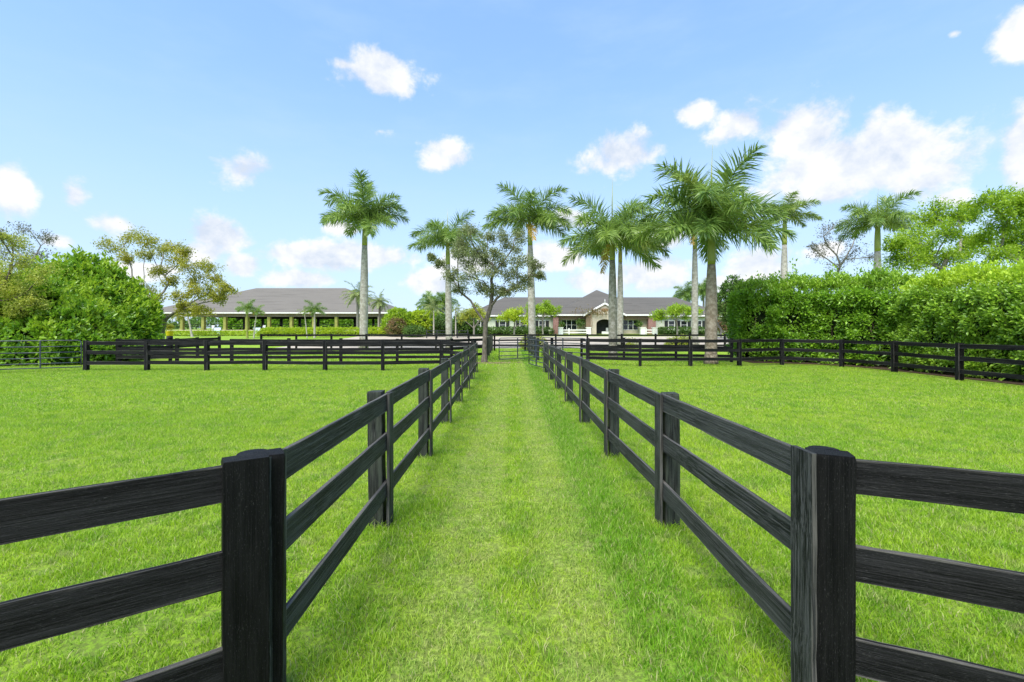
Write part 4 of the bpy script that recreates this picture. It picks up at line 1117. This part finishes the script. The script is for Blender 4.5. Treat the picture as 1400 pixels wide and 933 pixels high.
for px in (759.5, 888.5):
    x = gx(px, HY); H(MB().box((x - .45, HY - .7, zb - .3), (x + .45, HY + .2, ez - .22)), 'brick_pillar', 'brick')
x = gx(893, HY); H(MB().box((x - .3, HY - .6, zb - .3), (x + .3, HY + .1, ez - .22)), 'brick_pillar', 'brick')
# gabled portico with arch
pxc = gx(826, 79); hw = 3.35; py = 78.6
x0, x1 = pxc - hw, pxc + hw; zg0, zg1 = 4.45, 6.25
arch_w, arch_s, arch_c = 1.42, 2.75, 3.55   # half width, spring height, crown height
def gable_wall():
    mb = MB(); V = []; prof = []
    n = 14
    inner = [(-arch_w, zb - .2)] + [(-arch_w * math.cos(math.pi * k / n), arch_s + (arch_c - arch_s) * math.sin(math.pi * k / n)) for k in range(n + 1)] + [(arch_w, zb - .2)]
    # left pier, right pier, strips above the arch
    polys = [[(-2.4, zb - .2), (-arch_w, zb - .2), (-arch_w, arch_s), (-2.4, arch_s)], [(arch_w, zb - .2), (2.4, zb - .2), (2.4, arch_s), (arch_w, arch_s)]]
    top = 4.4
    polys += [[(-2.4, arch_s), (-arch_w, arch_s), (-arch_w, top), (-2.4, top)], [(arch_w, arch_s), (2.4, arch_s), (2.4, top), (arch_w, top)]]
    for k in range(n):
        a, b = inner[1 + k], inner[2 + k]; polys.append([a, b, (b[0], top), (a[0], top)])
    for p in polys:
        m = len(p); mb.add([(pxc + x, py, z) for x, z in p] + [(pxc + x, py + .45, z) for x, z in p],
                           [tuple(range(m)), tuple(reversed(range(m, 2 * m)))] + [(q, q + m, (q + 1) % m + m, (q + 1) % m) for q in range(m)])
    return mb
H(gable_wall(), 'arch_wall', 'cream_wall')
g = MB(); yy0, yy1 = py - .25, py + 6
g.add([(x0 - .1, yy0 + .2, zg0 - .02), (x1 + .1, yy0 + .2, zg0 - .02), (pxc, yy0 + .2, zg1 - .18)], [(0, 1, 2)])
H(g, 'gable_face', 'cream_wall')
for sgn in (-1, 1):
    r_ = MB(); e = Vector((sgn * (hw + .35), 0, zg0 - .28)); p_ = Vector((0, 0, zg1 + .02)); 
    V = []
    for yq in (yy0, yy1):
        V += [(pxc + e.x, yq, e.z), (pxc + p_.x, yq, p_.z), (pxc + p_.x, yq, p_.z + .16), (pxc + e.x, yq, e.z + .16)]
    r_.add(V, [(0, 1, 2, 3), (7, 6, 5, 4), (3, 2, 6, 7), (0, 4, 5, 1), (0, 3, 7, 4), (1, 5, 6, 2)])
    H(r_, 'portico_roof', 'roof_slate')
    t_ = MB(); V = []
    for yq in (yy0 - .08, yy0 - .004):
        V += [(pxc + e.x, yq, e.z - .12), (pxc, yq, p_.z - .14), (pxc, yq, p_.z + .2), (pxc + e.x, yq, e.z + .19)]
    t_.add(V, [(0, 1, 2, 3), (7, 6, 5, 4), (3, 2, 6, 7), (0, 4, 5, 1), (0, 3, 7, 4), (1, 5, 6, 2)])
    H(t_, 'gable_trim', 'white_paint')
H(MB().tube([(pxc, yy0 - .05, zg1 + .1), (pxc, yy0 - .05, zg1 + .75)], [.09, .02], 8), 'finial', 'white_paint')
ov = MB(); n = 20
ov.add([(pxc + .62 * math.cos(2 * math.pi * k / n), yy0 + .15, 5.15 + .3 * math.sin(2 * math.pi * k / n)) for k in range(n)], [tuple(range(n))])
H(ov, 'oval_vent', 'vine_dry')
H(MB().box((pxc - 1.9, HY + .28, zb - .05), (pxc + 1.9, HY + .36, 3.9)), 'passage_shade', 'dark_beam')  # dark panel before the wall, stands in for shade inside the arch
H(MB().box((pxc + .55, HY + .05, zb + .5), (pxc + .95, HY + .2, zb + 1.1)), 'notice_box', 'white_paint')
H(MB().box((pxc - .3, py + .9, zb), (pxc + 1.1, py + 1.1, zb + .45)), 'step_box', 'white_paint')
for sgn in (-1, 1):
    xq = pxc + sgn * 2.8; H(MB().box((xq - .4, py - .05, zb - .2), (xq + .4, py + .6, 4.3)), 'brick_pillar', 'vine_shade' if sgn < 0 else 'cream_wall')
def window(xc, yf, z0, z1, wd, nx, ny, mat_frame='white_paint', shutters=False):
    wdw = MB().box((xc - wd / 2 - .08, yf - .06, z0 - .08), (xc + wd / 2 + .08, yf + .02, z0)).box((xc - wd / 2 - .08, yf - .06, z1), (xc + wd / 2 + .08, yf + .02, z1 + .08))
    wdw.box((xc - wd / 2 - .08, yf - .06, z0 + .001), (xc - wd / 2, yf + .02, z1 - .001)).box((xc + wd / 2, yf - .06, z0 + .001), (xc + wd / 2 + .08, yf + .02, z1 - .001))
    o = H(wdw, 'window', mat_frame)
    for i in range(nx):
        a = xc - wd / 2 + wd * i / nx; b = xc - wd / 2 + wd * (i + 1) / nx
        H(MB().box((a + .02, yf - .03, z0 + .02), (b - .02, yf - .012, z1 - .02)), 'pane', 'window_glass', o)
        if i: H(MB().box((a - .05, yf - .055, z0), (a + .05, yf - .005, z1)), 'mullion', mat_frame, o)
    for j in range(1, ny):
        z = z0 + (z1 - z0) * j / ny; H(MB().box((xc - wd / 2, yf - .045, z - .025), (xc + wd / 2, yf - .004, z + .025)), 'glazing_bar', mat_frame, o)
    if shutters:
        for sgn in (-1, 1):
            a = xc + sgn * (wd / 2 + .45); H(MB().box((a - .3, yf - .08, z0 - .05), (a + .3, yf - .004, z1 + .05)), 'shutter', 'shutter_black')
fy = HY + .4
window(gx(778, fy), fy, zb + .75, zb + 2.45, 2.6, 3, 2)
window(gx(862, fy), fy, zb + .75, zb + 2.45, 2.6, 3, 2)
for px in (653, 687, 715, 741, 918, 935, 955, 976):
    window(gx(px, wy0), wy0, zb + .9, zb + 2.35, 1.05, 1, 2, shutters=True)
# white posts and rails in front of the house
def white_post(px, Y=77.0, h=1.15, wd=.75):
    x = gx(px, Y); z = gz(0, Y)
    m = MB().box((x - wd / 2, Y - wd / 2, z - .1), (x + wd / 2, Y + wd / 2, z + h)).box((x - wd / 2 - .06, Y - wd / 2 - .06, z + h + .001), (x + wd / 2 + .06, Y + wd / 2 + .06, z + h + .12))
    return m
def white_fence(label, a, b):
    Y = 77.0; z = gz(0, Y); o0 = (gx(a, Y), Y, z); t = thing('white_fence', label, 'fence', o0)
    for px in (a, b): offs(white_post(px), o0).build('post', 'white_paint', t)
    xa, xb = gx(a, Y) + .38, gx(b, Y) - .38
    for zz in (.28, .72): offs(MB().box((xa, Y - .05, z + zz), (xb, Y + .05, z + zz + .16)), o0).build('rail', 'white_paint', t)
    xm = gx(a, Y) + (gx(b, Y) - gx(a, Y)) * .3
    offs(MB().box((xm - .1, Y - .06, z), (xm + .1, Y + .06, z + 1.1)), o0).build('picket', 'white_paint', t)
white_fence('low white fence with square posts beside the portico, brick-corner side', 766.5, 804.5)
white_fence('short low white fence with square posts by the far brick pillar', 878.5, 895)
white_fence('low white fence with square posts at the far end of the house', 981, 996)
def basket(label, px, py, r=.55, mat='leaf_far'):
    c = at(px, py, 79.2); t = thing('hanging_plant', label, 'plant', c, 'hanging baskets under the eaves')
    MB().tube([(0, 0, 0), (0, 0, .9)], .015, 4).build('chain', 'steel_dark', t)
    MB().tube([(0, 0, -.25), (0, 0, 0)], [.18, .3], 10).build('basket', 'vine_dry', t)
    C = unit(rng.normal(0, 1, (70, 3))) * rng.uniform(.3, 1, (70, 1)) * r * np.array([1, .8, .75]); obj('foliage', leaf_mesh('foliage', clusters(C, unit(C), 6, .12, .3, -.1, .35)), mat, t)
basket('hanging fern basket by the portico windows', 768, 444, .5); basket('larger hanging fern next to the arch', 794, 441, .85); basket('hanging fern on the far side of the arch', 874, 443, .55)
# vine over the portico
c = at(808, 430, 78.3); C = rng.normal(0, 1, (120, 3)) * np.array([2.0, .12, .35]) + np.array(at(812, 426.5, 78.2))
vn = thing('vine', 'dry reddish vine climbing over the portico gable', 'vine', c)
obj('foliage', leaf_mesh('foliage', clusters(C, np.tile([0, -1, .2], (120, 1)).astype(float), 5, .15, .22) - np.array(c)), 'leaf_red', vn)
MB().tube([Vector((0, 0, -3)), Vector((.2, 0, -1.5)), Vector((0, 0, 0)), Vector((1.2, 0, .5))], [.06, .05, .04, .02], 6).build('stem', 'vine_dry', vn)
# beds and small trees before the house
hedge('low dark hedge along the wing windows nearer the small tree', [(gx(640, 79), 79), (gx(700, 79), 79), (gx(752, 79), 79)], .6, .95, .95, .25, 20, 'leaf_far', 61, 8, None, .14, True, .06, .3)
hedge('low dark hedge along the wing windows beyond the brick pillar', [(gx(901, 79), 79), (gx(940, 79), 79), (gx(975, 79), 79)], .6, .95, .95, .25, 20, 'leaf_far', 62, 8, None, .14, True, .06, .3)
def ornamental(label, px, top, wpx, Y, mat, seed, n=16):
    r = np.random.default_rng(seed); cl = []
    for k in range(n):
        a = r.uniform(0, 6.28); q = math.sqrt(r.uniform(0, 1)); x = px + math.cos(a) * q * wpx; h = top + 6 + (q ** 2) * 8 + r.uniform(0, 10)
        cl.append((at(x, h, Y + math.sin(a) * q * wpx * Y / F_PX * .7), 6.2 * Y / F_PX))
    tree('small_tree', label, (gx(px, Y), Y, gz(0, Y)), cl, 1.3, .14, 26, .28, mat, twigs=9, seed=seed, bark='bark_grey')
ornamental('round lime green small tree before the wing windows', 703, 418, 20, 73, 'leaf_lime', 81)
ornamental('taller bright green small tree next to the brick pillar', 742, 409, 22, 74, 'leaf_bright', 82, 22)
ornamental('wide flat-topped green small tree beyond the far brick pillar', 926, 413, 33, 73, 'leaf_bright', 83, 26)
ornamental('pale tan-leaved small tree near the hedge end', 986, 408, 16, 66, 'leaf_tan', 84, 18)
ornamental('dull olive small tree behind the forked tree', 648, 414, 18, 70, 'leaf_olive', 85, 18)
def shrub(label, px, py, rx, ry, Y, mat, sz=.3, seed=5, per=14):
    s = Y / F_PX; bush('shrub', label, 'shrub', [(Vector((gx(px, Y), Y, at(px, py, Y).z)), (rx * s, rx * s * .8, ry * s))], max(.35, ry * s * .4), sz, per, mat, 8, seed=seed, spread=.22, amp=.15)
shrub('bright green pointed shrub at the pavilion end', 545, 441, 17, 17, 72, 'leaf_bright', .34, 91)
shrub('reddish-brown shrub beside the bright pointed shrub', 543, 449, 11, 11, 70.5, 'leaf_red', .3, 92)
shrub('yellow-green shrub below the thin white-trunk palm', 572, 443, 18, 15, 73, 'leaf_lime', .34, 93)
shrub('green shrub between the yellow-green shrub and the royal palm', 596, 444, 14, 14, 74, 'leaf_bright', .34, 94)
shrub('dark green shrub at the foot of the royal palm', 606, 446, 13, 12, 71.5, 'leaf_far', .3, 95)
shrub('low dark green shrub in front of the lime hedge end', 566, 454, 13, 6, 69, 'leaf_far', .26, 96)
shrub('green shrub behind the dull olive small tree', 634, 446, 16, 13, 76, 'leaf_far', .32, 97)
shrub('rounded yellow-green bush at the driveway edge by the middle gate', 728, 469, 15, 7, 43, 'leaf_olive', .16, 98, 30)
shrub('rounded yellow-green bush at the driveway edge by the thick palm', 930, 470, 18, 6, 43, 'leaf_olive', .16, 99, 30)
shrub('small yellow-green bush at the driveway edge by the mottled palm', 862, 472, 9, 5, 43, 'leaf_olive', .16, 100, 30)
shrub('dark tree-like shrub showing behind the hedge end', 1003, 415, 16, 28, 60, 'leaf_far', .4, 101)
shrub('pink flowering bush by the white fence at the far end of the house', 990, 446, 9, 8, 76, 'leaf_red', .25, 102, 18)
# dark railings before the shrubs
t = thing('metal_railing', 'dark metal railing in front of the shrubs by the royal palm', 'railing', (gx(583, 66), 66, gz(0, 66)))
xa, xb = 0, gx(640, 66) - gx(583, 66)
for z in (.25, .65, 1.05): MB().box((xa, -.03, z), (xb, .03, z + .09)).build('rail', 'steel_dark', t)
for k in range(5):
    x = xa + .05 + (xb - xa - .1) * k / 4; MB().box((x - .07, -.06, -.05), (x + .07, .06, 1.25)).build('post', 'steel_dark', t)
# far wood that closes the view
M = 5200; aa = rng.uniform(-1.25, 1.25, M); rr = rng.uniform(205, 235, M)
P = np.stack([np.sin(aa) * rr, np.cos(aa) * rr, 1.6 + (rng.uniform(0, 1, M) ** .8) * (5.2 + 2.4 * np.sin(aa * 23) + 1.5 * np.sin(aa * 61))], -1)
o = obj('distant_wood', leaf_mesh('distant_wood', clusters(P, np.tile([0, -1, .4], (M, 1)).astype(float), 7, .9, 1.3)), 'leaf_far')
kind(tag(o, 'low dark green line of distant trees beyond the buildings', 'trees'), 'stuff')
